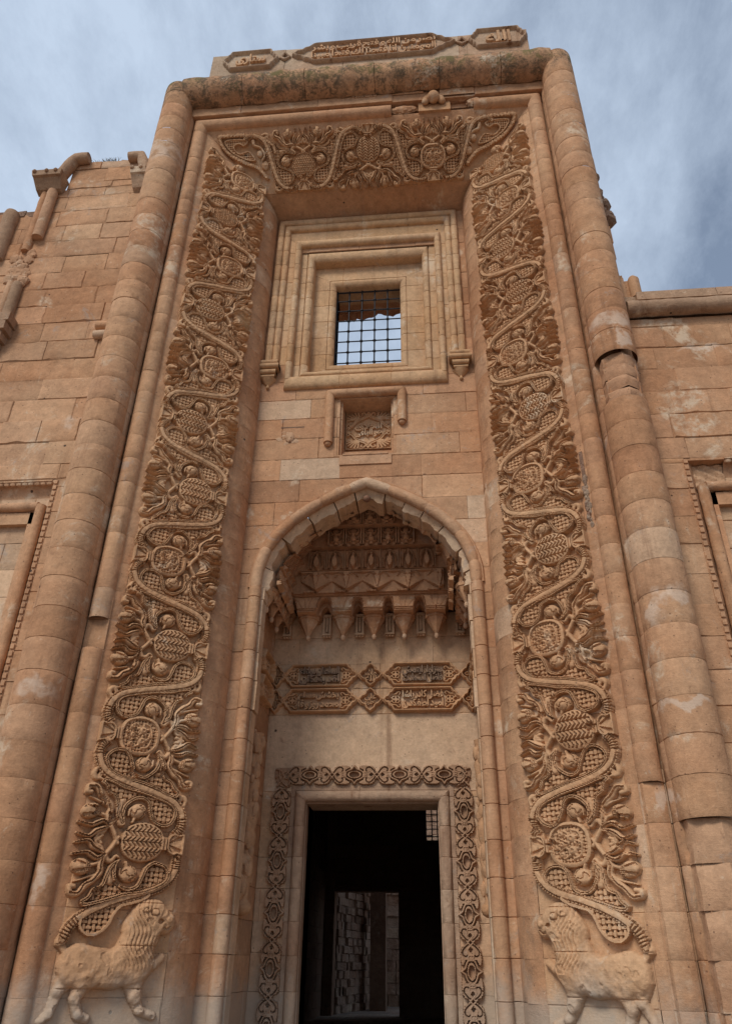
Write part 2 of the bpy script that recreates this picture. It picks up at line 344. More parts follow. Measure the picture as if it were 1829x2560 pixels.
# top fillet band is taller: from the groove to the underside of the great roll
mb = MB()
blocks(mb, lambda x, z, h: np.stack([x, -1.155-h+0*x, z], -1), [r for r in [(-2.86, -2.0, 11.765, 12.2), (-2.0, -.75, 11.765, 12.2), (-.75, .45, 11.765, 12.2), (1.2, 1.75, 11.80, 12.2), (1.75, 2.86, 11.765, 12.2), (.45, .95, 11.93, 12.2)]], ds=.05, dt=.06)
mb.box((-2.86, -1.13, 11.765), (2.86, -1.0, 12.2)); mb.box((-2.86, -1.155, 11.762), (.45, -1.05, 11.7655)); mb.box((1.75, -1.155, 11.762), (2.86, -1.05, 11.7655))
mb.obj('fillet', M_ST, portal, 30)
a = np.linspace(0, 1, 15)*math.pi*1.25-math.pi*.15
cprof = [(2.665+.112*math.cos(t), -1.03-.112*math.sin(t)) for t in a]
sweep('small_roll_moulding', cprof, M_ST, sides=('L', 'R'), skipz=lambda s, z: (s == 'L' and 2.55 < z < 3.2) or (s == 'R' and z < 1.35))
sweep('small_roll_moulding', cprof, M_ST, sides=('T',), skipx=(.43, 1.72), lo=1.2, hi=2)
sweep('worn_roll_moulding', [(o_, -1.045+(y_+1.03)*.55) for o_, y_ in cprof], M_ST, sides=('R',), skipz=lambda s, z: z > 1.35)
# flat beds where the small roll is missing
mb = MB()
for m, z0, z1 in ((-1, 2.4, 3.3), (1, GZ, 1.5)):
    if mb.n: mb.obj('rough_bed', M_ST, portal, 25); mb = MB()
    blocks(mb, lambda z, t, h, m=m: np.stack([m*(2.79-t), -1.045-h+0*z, z], -1), [(p, q, 0, .24) for p, q in zip(courses(z0, z1)[:-1], courses(z0, z1)[1:])], ds=.08, dt=.06)
# stumps of broken roll at the top and the little boss
def lump(mb, c, r, n=10, seed=0, sq=(1, 1, 1), tint=(.5, 0, .3)):
    g = np.random.default_rng(seed); th = np.linspace(0, math.pi, n); ph = np.linspace(0, 2*math.pi, 2*n+1); T, Pp = np.meshgrid(th, ph, indexing='ij')
    rad = 1+g.uniform(-.16, .16, T.shape); rad[:, -1] = rad[:, 0]; rad[0, :] = rad[-1, :] = 1
    P = np.stack([c[0]+r*sq[0]*rad*np.sin(T)*np.cos(Pp), c[1]+r*sq[1]*rad*np.sin(T)*np.sin(Pp), c[2]+r*sq[2]*rad*np.cos(T)], -1); mb.grid(P, tint)
if mb.n: mb.obj('rough_bed', M_ST, portal, 25)
for i_, (c_, r_, q_) in enumerate((((.62, -1.04, 11.66), .11, (2.0, .55, .8)), ((.80, -1.05, 11.83), .12, (2.3, .55, .55)), ((1.50, -1.05, 11.85), .12, (2.0, .55, .8)), ((1.74, -1.05, 11.68), .10, (1.2, .8, .9)))):
    mb = MB(); lump(mb, c_, r_, 12, i_+1, q_); mb.obj('broken_moulding', M_ST, portal, 25)
mb = MB()
for k in range(9):
    an = math.pi*k/8; mb.ball((1.10+.13*math.cos(an), -1.12, 11.72+.13*math.sin(an)), .06, 10, (1, .8, 1.1))
mb.ball((1.10, -1.16, 11.76), .10, 12); mb.box((.86, -1.08, 11.55), (1.36, -.95, 12.0)); mb.obj('carved_boss', M_CARV, portal, 40)
# ---- splay
mb = MB(); mb.add([(2.50, -1.0, 4.55), (2.535, -1.022, 4.55), (2.535, -1.022, 4.95), (2.50, -1.0, 4.95)], [[0, 1, 2, 3]], (0, 0, .5))  # flat dark strip paints the shade of an open slot; rubble lumps below it
for k in range(26): lump(mb, (2.515+rng.uniform(-.012, .02), -1.0, rng.uniform(4.0, 4.62)), rng.uniform(.015, .035), 6, 1200+k, (1, 1, 1.6), (float(rng.uniform(0, .5)), float(rng.uniform(0, .5)), .3))
mb.obj('slot_shade_rubble', M_RUB, portal, 20)
SP0, SP1 = (2.585, -1.045), (1.67, -.43)
sweep('splay', [SP0, (2.47, -.97), SP1], M_ST, segs_t=[.137], off=.002)
rnd = [(1.67, -.43), (1.625, -.385), (1.575, -.32), (1.535, -.235), (1.51, -.14), (1.50, 0), (1.50, .06)]
sweep('rounded_reveal', rnd, M_ST, sides=('L', 'R'), off=.002)
sweep('soffit', [(1.67, -.43), (1.655, -.41), (1.50, .01), (1.50, .08)], M_ST, sides=('T',), off=.002)
print('base built')
# ------------------------------------------------------------------ recessed wall with its openings
AX = 0.02
ARCH = [(1.32, 3.85), (1.30, 4.12), (1.18, 4.45), (.95, 4.74), (.64, 4.98), (.32, 5.16), (0, 5.30)]       # roll centre line, half
def catmull(p, n=10, closed=False):
    p = np.asarray(p, float); N = len(p)
    if closed: q = np.vstack([p[-1:], p, p[:2]])
    else: q = np.vstack([2*p[:1]-p[1:2], p, 2*p[-1:]-p[-2:-1]])
    o = []
    for i in range(1, len(q)-2):
        t = np.linspace(0, 1, n, endpoint=False)[:, None]
        o.append(.5*((2*q[i])+(-q[i-1]+q[i+1])*t+(2*q[i-1]-5*q[i]+4*q[i+1]-q[i+2])*t*t+(-q[i-1]+3*q[i]-3*q[i+1]+q[i+2])*t**3))
    r = np.vstack(o)
    return r if closed else np.vstack([r, p[-1:]])
def half(off=0):
    c = catmull(ARCH, 8); d = np.gradient(c, axis=0); n = np.stack([d[:, 1], -d[:, 0]], -1); n /= np.linalg.norm(n, axis=1)[:, None]
    c = c+n*off; c[:, 0] = np.maximum(c[:, 0], 0); L_ = np.concatenate([[0], np.cumsum(np.hypot(*(c[1:]-c[:-1]).T))]); q = np.linspace(0, L_[-1], 40)
    return np.stack([np.interp(q, L_, c[:, 0]), np.interp(q, L_, c[:, 1])], -1)
def archline(off=0):
    h = half(off); l = h[::-1].copy(); l[:, 0] *= -1
    return np.vstack([h, l[1:]])+[AX, 0]
_ai = half(0)
def in_arch(x, z):
    xa = np.abs(x-AX); zt = np.interp(xa, _ai[::-1, 0], _ai[::-1, 1]); return np.where(xa < 1.32, (z < zt) | (z < 3.85), False)
WX = -.03
def hole(x, z):
    win = (np.abs(x-WX) < 1.10) & (z > 7.0) & (z < 9.86)
    sm = (np.abs(x) < .40) & (z > 5.77) & (z < 6.74)
    return ~(win | sm | in_arch(x, z))
mb = MB(); zs = courses(GZ, 10.52)
def PW(x, z, h): return np.stack([x, -h+0*x, z], -1)
for z0, z1 in zip(zs[:-1], zs[1:]):
    fine = z0 < 5.5 or 5.6 < z0 < 6.9 or z1 > 7 and z0 < 9.6
    R = bond(-1.54, 1.54, [z0, z1], .55, 1.15)
    # cut stones at the openings so joints stay clean
    for (a_, b_, c_, d_) in R: blocks(mb, PW, [(a_, b_, c_, d_)], ds=.035 if fine else .1, dt=.035 if fine else .1, mask=hole if fine else None, off=.003, pale=.05)
mb.obj('recess_wall', M_ST, portal, 30)
mb = MB(); gx_, gz_ = np.meshgrid(np.arange(-1.56, 1.57, .03), np.arange(-1.5, 10.5, .03), indexing='ij'); mb.grid(np.stack([gx_, 0*gx_+.016, gz_], -1), (.1, 0, .4), hole((gx_[:-1, :-1]+gx_[1:, 1:])/2, (gz_[:-1, :-1]+gz_[1:, 1:])/2)); mb.obj('joint_bed', M_ST, portal, 0)
mb = MB()       # broken socket
for k in range(16):
    an = 6.283*rng.random(); rq = rng.uniform(.03, .15); lump(mb, (-1.03+rq*math.cos(an), .004, 6.08+rq*.9*math.sin(an)), rng.uniform(.015, .04), 6, 900+k, (1.3, .35, 1), (.55, .3, .3))
lump(mb, (-1.03, -.01, 6.08), .05, seed=9, sq=(1.2, .6, 1.6), tint=(.5, .2, .2))
mb.obj('broken_socket', M_ST, portal, 25)
mb = MB(); mb.box((-1.16, -.004, 6.238), (-.84, -.001, 6.256), (.0, 0, 0)); mb.obj('joint_gap', M_BASALT, portal, 0)
# ---- rectangular mouldings made of nested rings
def rings(mb, keys, joints=True, bottom=True, tintf=rtint, top=True):
    """keys: list of (xl,xr,zb,zt,y) rings from outside inwards"""
    def side_pts(k):
        xl, xr, zb, zt, y = k; return xl, xr, zb, zt, y
    # vertical sides cut at courses
    zmin = min(k[2] for k in keys); zmax = max(k[3] for k in keys); cz = [z for z in CZ if zmin+.08 < z < zmax-.08]
    K = np.array(keys)
    for sx in (0, 1):
        zs = [zmin]+cz+[zmax]
        for z0, z1 in zip(zs[:-1], zs[1:]):
            G = []
            for z, sk in ((z0, .007), (z0+.006, 0), ((z0+z1)/2, 0), (z1-.006, 0), (z1, .007)):
                zz = np.clip(z, K[:, 2], K[:, 3]); G.append(np.stack([K[:, sx], K[:, 4]+(sk if (z not in (zmin, zmax)) else 0), zz], -1))
            mb.grid(np.array(G), tintf(), flip=(sx == 1))
    for (row, on) in ((3, top), (2, bottom)):
        if not on: continue
        xa, xb = K[0, 0], K[0, 1]; nx = max(1, int((xb-xa)/.7)); xs = [xa]+[xa+(xb-xa)*(i+rng.uniform(-.15, .15))/nx for i in range(1, nx)]+[xb]
        for x0, x1 in zip(xs[:-1], xs[1:]):
            G = []
            for x, sk in ((x0, .007), (x0+.005, 0), ((x0+x1)/2, 0), (x1-.005, 0), (x1, .007)):
                xx = np.clip(x, K[:, 0], K[:, 1]); G.append(np.stack([xx, K[:, 4]+(sk if x not in (xa, xb) else 0), K[:, row]], -1))
            mb.grid(np.array(G), tintf(), flip=(row == 2))
def lerp(A, B, t): return tuple(a+(b-a)*t for a, b in zip(A, B))
def rollkeys(A, B, y0, r, n=8, y1=None):
    y1 = y0 if y1 is None else y1; o = []
    for i in range(n+1):
        th = math.pi*i/n; t = (1-math.cos(th))/2; o.append((*lerp(A, B, t), y0+(y1-y0)*t-r*math.sin(th)))
    return o
def wt(): return (float(rng.uniform(.3, .7)), float(max(0, rng.normal(.08, .08))), float(rng.uniform(0, .3)))
mb = MB(); ZB = 7.38
A0 = (-1.475, 1.405, ZB, 10.46); A1 = (-1.37, 1.30, ZB, 10.335); A2 = (-1.27, 1.20, ZB, 10.20)
ks = [(*A0, .01)]+rollkeys(A0, A1, -.03, .055)+rollkeys(A1, A2, -.02, .055)[1:]+[(*A2, -.004), (-1.165, 1.125, ZB, 9.94, -.004), (-1.16, 1.12, ZB, 9.93, .01)]
rings(mb, ks, bottom=False, tintf=wt); wf = mb.obj('window_surround', M_WIN, portal, 35)
# mid roll, stepping inwards to the opening
mb = MB()
B0 = (-1.17, 1.13, 6.90, 9.95); B1 = (-1.07, 1.03, 7.12, 9.81)
ks = [(*B0, .01)]+rollkeys(B0, B1, -.02, .062, 9)+[(*B1, .03), (-1.06, 1.02, 7.13, 9.80, .03), (-.98, .94, 7.16, 9.74, .03), (-.98, .94, 7.16, 9.74, .05)]
C0 = (-.97, .93, 7.17, 9.73); C1 = (-.86, .83, 7.27, 9.55)
ks += rollkeys(C0, C1, .05, .055, 8, .08)+[(*C1, .20), (-.63, .58, 7.42, 9.27, .20), (-.63, .58, 7.42, 9.27, .215)]
D0 = (-.625, .575, 7.425, 9.265); D1 = (-.525, .475, 7.545, 9.155)
ks += rollkeys(D0, D1, .215, .035, 6, .26)+[(*D1, .62)]
rings(mb, ks, tintf=wt); inner = mb.obj('window_frame', M_WIN, portal, 32)
# wall thickness behind the window
mb = MB()
for a_, b_ in (((-1.5, .3, 7.0), (-.525, .62, 10.4)), ((.475, .3, 7.0), (1.5, .62, 10.4)), ((-.525, .35, 9.156), (.475, .8, 10.4)), ((-.525, .35, 7.0), (.475, .62, 7.544))): mb.box(a_, b_)
mb.obj('recess_wall', M_ST, portal, 0)
mb = MB()       # ragged broken lintel seen through the opening
xs = np.linspace(-.62, .62, 26); zz = 9.17+.035*np.sin(xs*13+1)+rng.uniform(-.02, .02, 26)+.05*(xs > .05)-.06*(xs < -.3)
poly = [(x, z) for x, z in zip(xs, zz)]+[(.62, 9.9), (-.62, 9.9)]; mb.prism(poly, .80, .95, (.35, 0, .6)); mb.box((-.62, .66, 9.25), (.62, .70, 9.32)); mb.box((-.62, .72, 9.42), (.62, .79, 9.5))
mb.obj('broken_lintel', M_ST, inner, 0)
# grille
mb = MB(); yg = .34; gx = [WX-.5+.2*(i+1)+.003 for i in range(4)]; gz = [7.66+.2135*i for i in range(7)]
for x in gx: mb.tube([(x, yg, 7.54), (x, yg, 9.16)], .0115, 8)
for z in gz: mb.tube([(-.53, yg, z), (.48, yg, z)], .010, 8)
mb.tube([(-.518, yg, 7.54), (-.518, yg, 9.16)], .012, 8); mb.tube([(-.53, yg, 9.13), (.48, yg, 9.13)], .012, 8)
gr = mb.obj('window_grille', M_IRON, inner, 50)
kb = MB(); kb.ball((0, 0, 0), .027, 10, (1, 1, .9)); kbm = kb.mesh('knob', M_IRON, 60)
for x in gx:
    for z in gz: o = bpy.data.objects.new('knob', kbm); link(o, gr, Matrix.Translation((x, yg, z)))
def corbel(xc, name='corbel'):
    mb = MB(); y = -.0
    tiers = [(7.40, 7.32, .135, .10), (7.315, 7.235, .155, .125), (7.225, 7.15, .115, .10), (7.14, 7.10, .10, .085)]
    for zt, zb, hw, pr in tiers:
        zc, r = (zt+zb)/2, (zt-zb)/2; a = np.linspace(-.2, math.pi+.2, 9); G = []
        for x, s in ((-hw, .0), (-hw, 1), (hw, 1), (hw, 0)):
            G.append([(xc+x, -pr*s-(r*math.sin(t) if s else 0)+0.01, zc+r*math.cos(t)) for t in a])
        mb.grid(np.array(G), (.55, .05, .2))
        mb.box((xc-hw, -pr, zb+.005), (xc+hw, .02, zt-.005), (.55, .05, .2))
    a = np.linspace(0, math.pi, 9); G = []
    for k in range(6):
        t = k/5; rr = .10*(1-t)**.8+.012; G.append([(xc-rr*math.cos(q), -.0-rr*.9*math.sin(q), 7.10-.12*t) for q in a])
    mb.grid(np.array(G), (.5, .05, .2)); mb.ball((xc, -.02, 6.955), .026, 10, (1, 1, 1.2)); mb.tube([(xc, -.02, 7.0), (xc, -.02, 6.96)], .014, 8)
    return mb.obj(name, M_WIN, portal, 40)
corbel(-1.40); corbel(1.315)
# ---- small niche with its broken hood roll
mb = MB()
mb.tube([(-.50, -.03, 5.94), (-.50, -.03, 6.80)], .062, 18, wt()); mb.tube([(-.50, -.03, 6.77), (.02, -.03, 6.775), (.50, -.03, 6.775)], .065, 18, wt()); mb.tube([(.49, -.03, 6.25), (.49, -.03, 6.80)], .062, 18, wt())
mb.tube([(-.50, -.025, 6.30), (-.50, -.025, 6.305)], .065, 18, (.1, 0, 0)); mb.ball((-.5, -.03, 5.925), .045, 12, (1, 1, .9)); mb.ball((.49, -.03, 6.235), .045, 12, (1, 1, .9))
mb.obj('hood_moulding', M_ST, portal, 40)
mb = MB()
k1 = [(-.42, .42, 5.74, 6.71, -.001), (-.415, .415, 5.745, 6.705, .012), (-.36, .37, 5.765, 6.70, .012), (-.355, .365, 5.77, 6.698, .06), (-.33, .34, 5.775, 6.695, .06), (-.325, .335, 5.78, 6.69, .34)]
rings(mb, k1, tintf=wt); mb.box((-.36, .335, 5.7), (.36, .4, 6.75)); mb.box((-.34, -.02, 5.59), (.345, .05, 5.735), (.55, .15, .3)); mb.box((-.30, -.03, 5.735), (.30, .22, 5.755), (.5, .1, .3))
niche = mb.obj('small_niche', M_ST, portal, 20)
# ------------------------------------------------------------------ relief toolkit
def seg_d(U, V, pts):
    pts = np.asarray(pts, float); best = np.full(U.shape, 1e9); par = np.zeros(U.shape); L_ = len(pts)-1
    for i in range(L_):
        ax, ay = pts[i]; bx, by = pts[i+1]; dx, dy = bx-ax, by-ay; l2 = dx*dx+dy*dy+1e-12
        t = np.clip(((U-ax)*dx+(V-ay)*dy)/l2, 0, 1); d = np.hypot(U-ax-t*dx, V-ay-t*dy); m = d < best
        best = np.where(m, d, best); par = np.where(m, (i+t)/L_, par)
    return best, par
def st(U, V, pts, w0, w1=None, h=.05, n=6, flat=.5, smooth=True, mid=None):
    p = catmull(pts, n) if smooth and len(pts) > 2 else np.asarray(pts, float); d, t = seg_d(U, V, p); w1 = w0 if w1 is None else w1
    w = w0+(w1-w0)*t if mid is None else np.interp(t, [0, .5, 1], [w0, mid, w1])
    q = np.clip(1-d/np.maximum(w, 1e-4), 0, 1)
    return np.where(d < w, h*(flat+(1-flat)*np.sqrt(1-(1-q)**2)), 0)
def ell(U, V, c, a, b, rot=0):
    x, y = U-c[0], V-c[1]; ca, sa = math.cos(rot), math.sin(rot); return np.hypot((x*ca+y*sa)/a, (-x*sa+y*ca)/b)
def dome(U, V, c, a, b, h, rot=0, flat=.45):
    r = ell(U, V, c, a, b, rot); return np.where(r < 1, h*(flat+(1-flat)*np.sqrt(np.clip(1-r*r, 0, 1))), 0)
def poly_in(U, V, p):
    ins = np.zeros(U.shape, bool); n = len(p); j = n-1
    for i in range(n):
        xi, yi = p[i]; xj, yj = p[j]
        if yi != yj: ins ^= ((yi > V) != (yj > V)) & (U < (xj-xi)*(V-yi)/(yj-yi)+xi)
        j = i
    return ins
def poly_sd(U, V, pts, n=6):      # positive inside
    p = catmull(pts, n, True) if n else np.asarray(pts, float); d, _ = seg_d(U, V, np.vstack([p, p[:1]])); return np.where(poly_in(U, V, p), d, -d)
def lattice(U, V, h=.04, p=.036, hole=.0):
    x, y = U/p, V/p; fx, fy = np.abs(x-np.round(x)), np.abs(y-np.round(y))
    pit = (fx > .31) & (fy > .31); par = (np.round(x)+np.round(y)) % 2
    onx, ony = fx <= .31, fy <= .31
    up = np.where(par == 0, onx, ony); base = h*.80+.20*h*up
    return np.where(pit, hole, base)
def gridUV(u0, u1, v0, v1, r):
    return np.meshgrid(np.arange(u0, u1+r*.5, r), np.arange(v0, v1+r*.5, r), indexing='ij')
DEEP = {'flower_spray': 1.25, 'lattice_leaf': 1.3, 'vase_floral': 1.2, 'vase_feather': 1.2, 'vase_scale': 1.2, 'pomegranate': 1.25, 'sinuous_stem': 1.05, 'corner_scroll': 1.2, 'knotwork_tile': 1.5}
def relief_mesh(name, U, V, H, mat, smooth=38, tint=(.55, .03, .2), base=-.004, thr=.0015):
    if name in DEEP: H = H*DEEP[name]
    on = H > thr; f = on[:-1, :-1] | on[1:, :-1] | on[:-1, 1:] | on[1:, 1:]
    use = np.zeros(H.shape, bool)
    for a_, b_ in ((slice(None, -1), slice(None, -1)), (slice(1, None), slice(None, -1)), (slice(None, -1), slice(1, None)), (slice(1, None), slice(1, None))): use[a_, b_] |= f
    idx = -np.ones(H.shape, int); idx[use] = np.arange(use.sum()); Hh = np.where(on, H, base)
    V3 = np.stack([U[use], V[use], Hh[use]], -1); i, j = np.nonzero(f)
    Fc = np.stack([idx[i, j], idx[i+1, j], idx[i+1, j+1], idx[i, j+1]], -1)
    mb = MB(); mb.add(V3, Fc.tolist(), tint); return mb.mesh(name, mat, smooth)
def frame_m(o, eu, ev, en):
    return Matrix(((eu[0], ev[0], en[0], o[0]), (eu[1], ev[1], en[1], o[1]), (eu[2], ev[2], en[2], o[2]), (0, 0, 0, 1)))
def inst(name, me, mw, parent, label=None):
    o = bpy.data.objects.new(name, me); link(o, parent, mw)
    if label: o['label'] = label
    return o
# ------------------------------------------------------------------ carved border motifs (metres; u across the band from the vase foot, v along it)
BW = .965; PITCH = .972; rr_ = .0062
def uv(p): return [(x*BW, y) for x, y in p]
def jit(p, g, k=.007): return [(x+g.uniform(-k, k), y+g.uniform(-k, k)) for x, y in p]
def damage(U, V, H, g, n=2, r0=.035):
    for _ in range(n):
        cx_, cy_, rr2 = g.uniform(U.min(), U.max()), g.uniform(V.min(), V.max()), g.uniform(.4, 1.2)*r0; d = np.hypot(U-cx_, V-cy_)*(1+.35*np.sin(5*np.arctan2(V-cy_, U-cx_)+cx_*40))
        low = .022+.008*np.sin(U*210+cy_*9)*np.sin(V*190); H = np.where((d < rr2) & (H > low), low, H)
    return H
def wear(U, V, H, k=.003): return np.where(H > 0, H+k*np.sin(U*61+3*np.sin(V*23))*np.sin(V*47+2*np.sin(U*31)), H)
def mk_vase(kind, seed=0):
    g_ = np.random.default_rng(40+seed)
    U, V = gridUV(-.02, .66, -.26, .26, rr_); cu, a, b = .405*BW, (.205+g_.uniform(-.008, .008))*BW, .190+g_.uniform(-.012, .010)
    ex_ = 2.15 if kind != 'floral' else 2.5; b = b*(.93 if kind != 'floral' else 1); r = ((np.abs(U-cu)/a)**ex_+(np.abs(V)/b)**ex_)**(1/ex_); body = np.where(r < 1, .075*(.62+.38*np.sqrt(np.clip(1-r**2.6, 0, 1))), 0); X, Y = (U-cu)/a, V/b
    if kind == 'feather':
        band = np.floor((Y+1)*2); yy = ((Y+1)*2-band)*2-1; bow = X; ph = bow*15-np.abs(yy)*(2.4+.8*np.cos(Y*1.5)); g = np.abs(((ph/math.pi) % 1)*2-1)
        body -= np.where(r < .90, .022*(g < .40), 0)+np.where((r < .92) & (np.abs(yy) > .88), .016, 0)
    elif kind == 'scale':
        row = np.floor(X*6+20); xo = X*6+20-row; yy = (Y*5+.5*(row % 2)) % 1-.5; edge = xo+1.6*yy*yy*2; body -= np.where(r < .95, .026*np.clip((edge % 1), 0, 1)*(r < .95), 0); body -= np.where((np.abs((edge % 1)-.1) < .12) & (r < .95), .014, 0)
    else:
        rim = (r > .80) & (r < 1); inner_ = r < .80; lat = lattice(U, V, .045, .032, .012); body = np.where(inner_, lat, body)
        Hf = np.zeros(U.shape)
        for (x, y, q) in ((.12, .27, .2), (.12, -.27, .2), (-.35, .0, .13), (.5, .0, .12), (-.38, .45, .13), (-.38, -.45, .13), (-.62, .15, .09), (-.62, -.15, .09)):
            c = (cu+x*a, y*b); Hf = np.maximum(Hf, dome(U, V, c, q*b*1.1, q*b*1.1, .07)); Hf = np.where(ell(U, V, c, q*b*.35, q*b*.35) < 1, Hf-.012, Hf)
            for k in range(5):
                an = k*1.257+.3; Hf = np.maximum(Hf, dome(U, V, (c[0]+q*b*1.25*math.cos(an), c[1]+q*b*1.25*math.sin(an)), q*b*.62, q*b*.42, .060, an)) if q > .15 else Hf
        for s in (-1, 1):
            Hf = np.maximum(Hf, st(U, V, [(cu+.62*a, 0), (cu+.3*a, s*.15*b), (cu-.1*a, s*.1*b), (cu-.5*a, s*.35*b), (cu-.3*a, s*.62*b)], .009, .007, .058))
            Hf = np.maximum(Hf, st(U, V, [(cu+.6*a, 0), (cu+.45*a, s*.5*b), (cu+.15*a, s*.62*b)], .010, .014, .058))
            Hf = np.maximum(Hf, st(U, V, [(cu-.1*a, s*.1*b), (cu-.05*a, s*.45*b), (cu-.25*a, s*.6*b)], .008, .012, .056))
        body = np.where(inner_, np.maximum(body, Hf), body); body -= np.where((r > .80) & (r < .845), .02, 0)
    H = body
    neck = np.where((np.abs(U-.195*BW) < .024) & (np.abs(V) < .058), .066, 0); H = np.maximum(H, neck*(1-.25*((np.abs(U-.195*BW) < .006)))) 
    p = uv([(.0, -.10), (.005, .10), (.06, .085), (.10, .10), (.145, .075), (.165, .035), (.165, -.035), (.145, -.075), (.10, -.10), (.06, -.085)])
    s = poly_sd(U, V, p, 0); fo = np.where(s > 0, .058+.014*(s < .016), 0); ph = np.arctan2(V, U-.17*BW); fo -= np.where((s > .02) & (np.abs(((ph*5.2/math.pi) % 1)-.5) < .22), .020, 0); H = np.maximum(H, fo)
    return relief_mesh('vase_'+kind, U, V, damage(U, V, wear(U, V, H, .002), g_, seed and 2, .04), M_CARV)
def mk_spray(seed=0):
    g_ = np.random.default_rng(60+seed)
    U, V = gridUV(.54, 1.03, -.49, .49, rr_); H = np.zeros(U.shape)
    def two(pts, w0, w1, h, **k):
        pts = jit(pts, np.random.default_rng(int(1000*abs(pts[-1][1])+7*len(pts)+seed)), .004+.003*(seed > 0))
        a_ = st(U, V, uv(pts), w0, w1, h, **k); b_ = st(U, V, uv([(x, -y) for x, y in pts]), w0, w1, h, **k); return np.maximum(a_, b_)
    up = lambda *z: H if not z else None
    H = np.maximum(H, two([(.635, -.025), (.69, .05), (.745, .13)], .019, .022, .062)); 
    H = np.maximum(H, two([(.74, .13), (.70, .175), (.66, .165), (.635, .135), (.605, .15)], .026, .010, .056, mid=.022))
    # ribbon with two strands and a curl
    H = np.maximum(H, two([(.745, .13), (.765, .20), (.755, .265), (.81, .335), (.87, .375), (.92, .44), (.99, .445), (1.0, .40), (.965, .395)], .030, .022, .062, n=8, mid=.030))
    rib = two([(.745, .13), (.765, .20), (.755, .265), (.81, .335), (.87, .375), (.92, .44), (.99, .445)], .007, .007, 1, n=8); H = np.where((rib > 0) & (H > 0), H-.024, H)
    H = np.maximum(H, two([(.79, .29), (.86, .315), (.92, .33), (.98, .345)], .017, .007, .052))
    # flames
    for pts, w in (([(.745, .12), (.80, .150), (.86, .138), (.92, .108), (1.03, .128)], .027), ([(.75, .10), (.80, .085), (.86, .058), (.92, .022), (1.02, .045)], .029)):
        q = two(pts, .014, .010, .066, mid=w, n=7); gv = two(pts, .006, .005, 1, n=7); q = np.where(gv > 0, q-.030, q); H = np.where(q > 0, np.maximum(H*(q <= 0), q), H)
    # centre palmette
    for pts, w in (([(.76, .10), (.79, .06), (.83, .045), (.845, .015), (.86, 0)], .020), ([(.79, .03), (.82, .02), (.85, 0)], .018)):
        H = np.maximum(H, two(pts, w, w*.6, .050))
    H = np.maximum(H, dome(U, V, (.83*BW, 0), .04, .035, .05))
    # buds
    for s in (1, -1):
        c = (.935*BW, s*.232); r = ell(U, V, c, .088, .066, -.25*s); bud = np.where(r < 1, .082*(.5+.5*np.sqrt(np.clip(1-r*r, 0, 1))), 0); an = np.arctan2(V-c[1], U-c[0]+.13)
        bud -= np.where((r < .95) & (np.abs(((an*7.5/math.pi) % 1)-.5) < .17) & (U > c[0]-.03), .022, 0)
        bud -= np.where((r < .95) & (U < c[0]-.028) & (np.hypot((U*62) % 1-.5, (V*62) % 1-.5) > .45), .014, 0)
        H = np.maximum(H, bud); H = np.maximum(H, st(U, V, [(.76*BW, s*.155), (.80*BW, s*.20), (.85*BW, s*.215)], .015, .018, .054))
    return relief_mesh('flower_spray', U, V, damage(U, V, wear(U, V, H), g_, 4, .045), M_CARV)
LOBE = [(.225, .150), (.15, .175), (.105, .245), (.125, .325), (.20, .385), (.34, .428), (.5, .458), (.64, .492), (.77, .535), (.86, .545), (.885, .50), (.84, .462), (.80, .40), (.735, .365), (.715, .29), (.685, .20), (.60, .150), (.622, .21), (.615, .29), (.565, .352), (.495, .375), (.42, .352), (.385, .28), (.35, .20), (.29, .155)]
def mk_lobe(seed=0):
    g_ = np.random.default_rng(80+seed); U, V = gridUV(.07, .92, .12, .58, rr_); s = poly_sd(U, V, uv(jit(LOBE, g_, .007))); rim = .029
    H = np.where(s > 0, .052, 0); lat = lattice(U, V, .046, .044, .004); leaf = (U > .585*BW) & (V < .335)
    H = np.where((s > rim) & ~leaf, lat, H); H = np.where((s > rim) & (s < rim+.007) & ~leaf, .022, H)
    H = np.where((s > 0) & (s <= rim), .066-.024*((s > .012) & (s < .017)), H)
    H = np.maximum(H, st(U, V, uv([(.655, .34), (.665, .27), (.635, .175)]), .03, .01, .062, flat=.7)); H = np.where(st(U, V, uv([(.65, .31), (.655, .25), (.63, .19)]), .004, .004, 1) > 0, H-.02, H)
    # scalloped inner lip along the stem side
    for k in range(7):
        t = k/6; H = np.maximum(H, np.where(s > 0, dome(U, V, ((.30+.5*t)*BW, .425+.10*t), .035, .018, .055), 0))
    return relief_mesh('lattice_leaf', U, V, damage(U, V, wear(U, V, H), g_, 3, .045), M_CARV)
def mk_fruit():
    U, V = gridUV(.36, .63, .15, .36, rr_); c = (.49*BW, .270); r = ell(U, V, c, .080, .072); H = np.where(r < 1, .078*(.4+.6*np.sqrt(np.clip(1-r*r, 0, 1))), 0)
    an = np.arctan2(V-c[1]-.02, U-c[0]+.05); H -= np.where((r < .9) & (np.abs(((an*3/math.pi+np.sin(r*3)) % 1)-.5) < .10), .016, 0)
    H = np.maximum(H, st(U, V, [(.515*BW, .21), (.53*BW, .172)], .018, .013, .055, smooth=False)); H = np.maximum(H, st(U, V, [(.53*BW, .31), (.575*BW, .275), (.58*BW, .225)], .022, .008, .06))
    return relief_mesh('pomegranate', U, V, wear(U, V, H), M_CARV)
STEM = [(.10, .085), (.055, .14), (.045, .22), (.085, .32), (.18, .395), (.33, .445), (.5, PITCH/2)]
STEM = STEM+[(1-x, PITCH-y) for x, y in STEM[::-1][1:]]
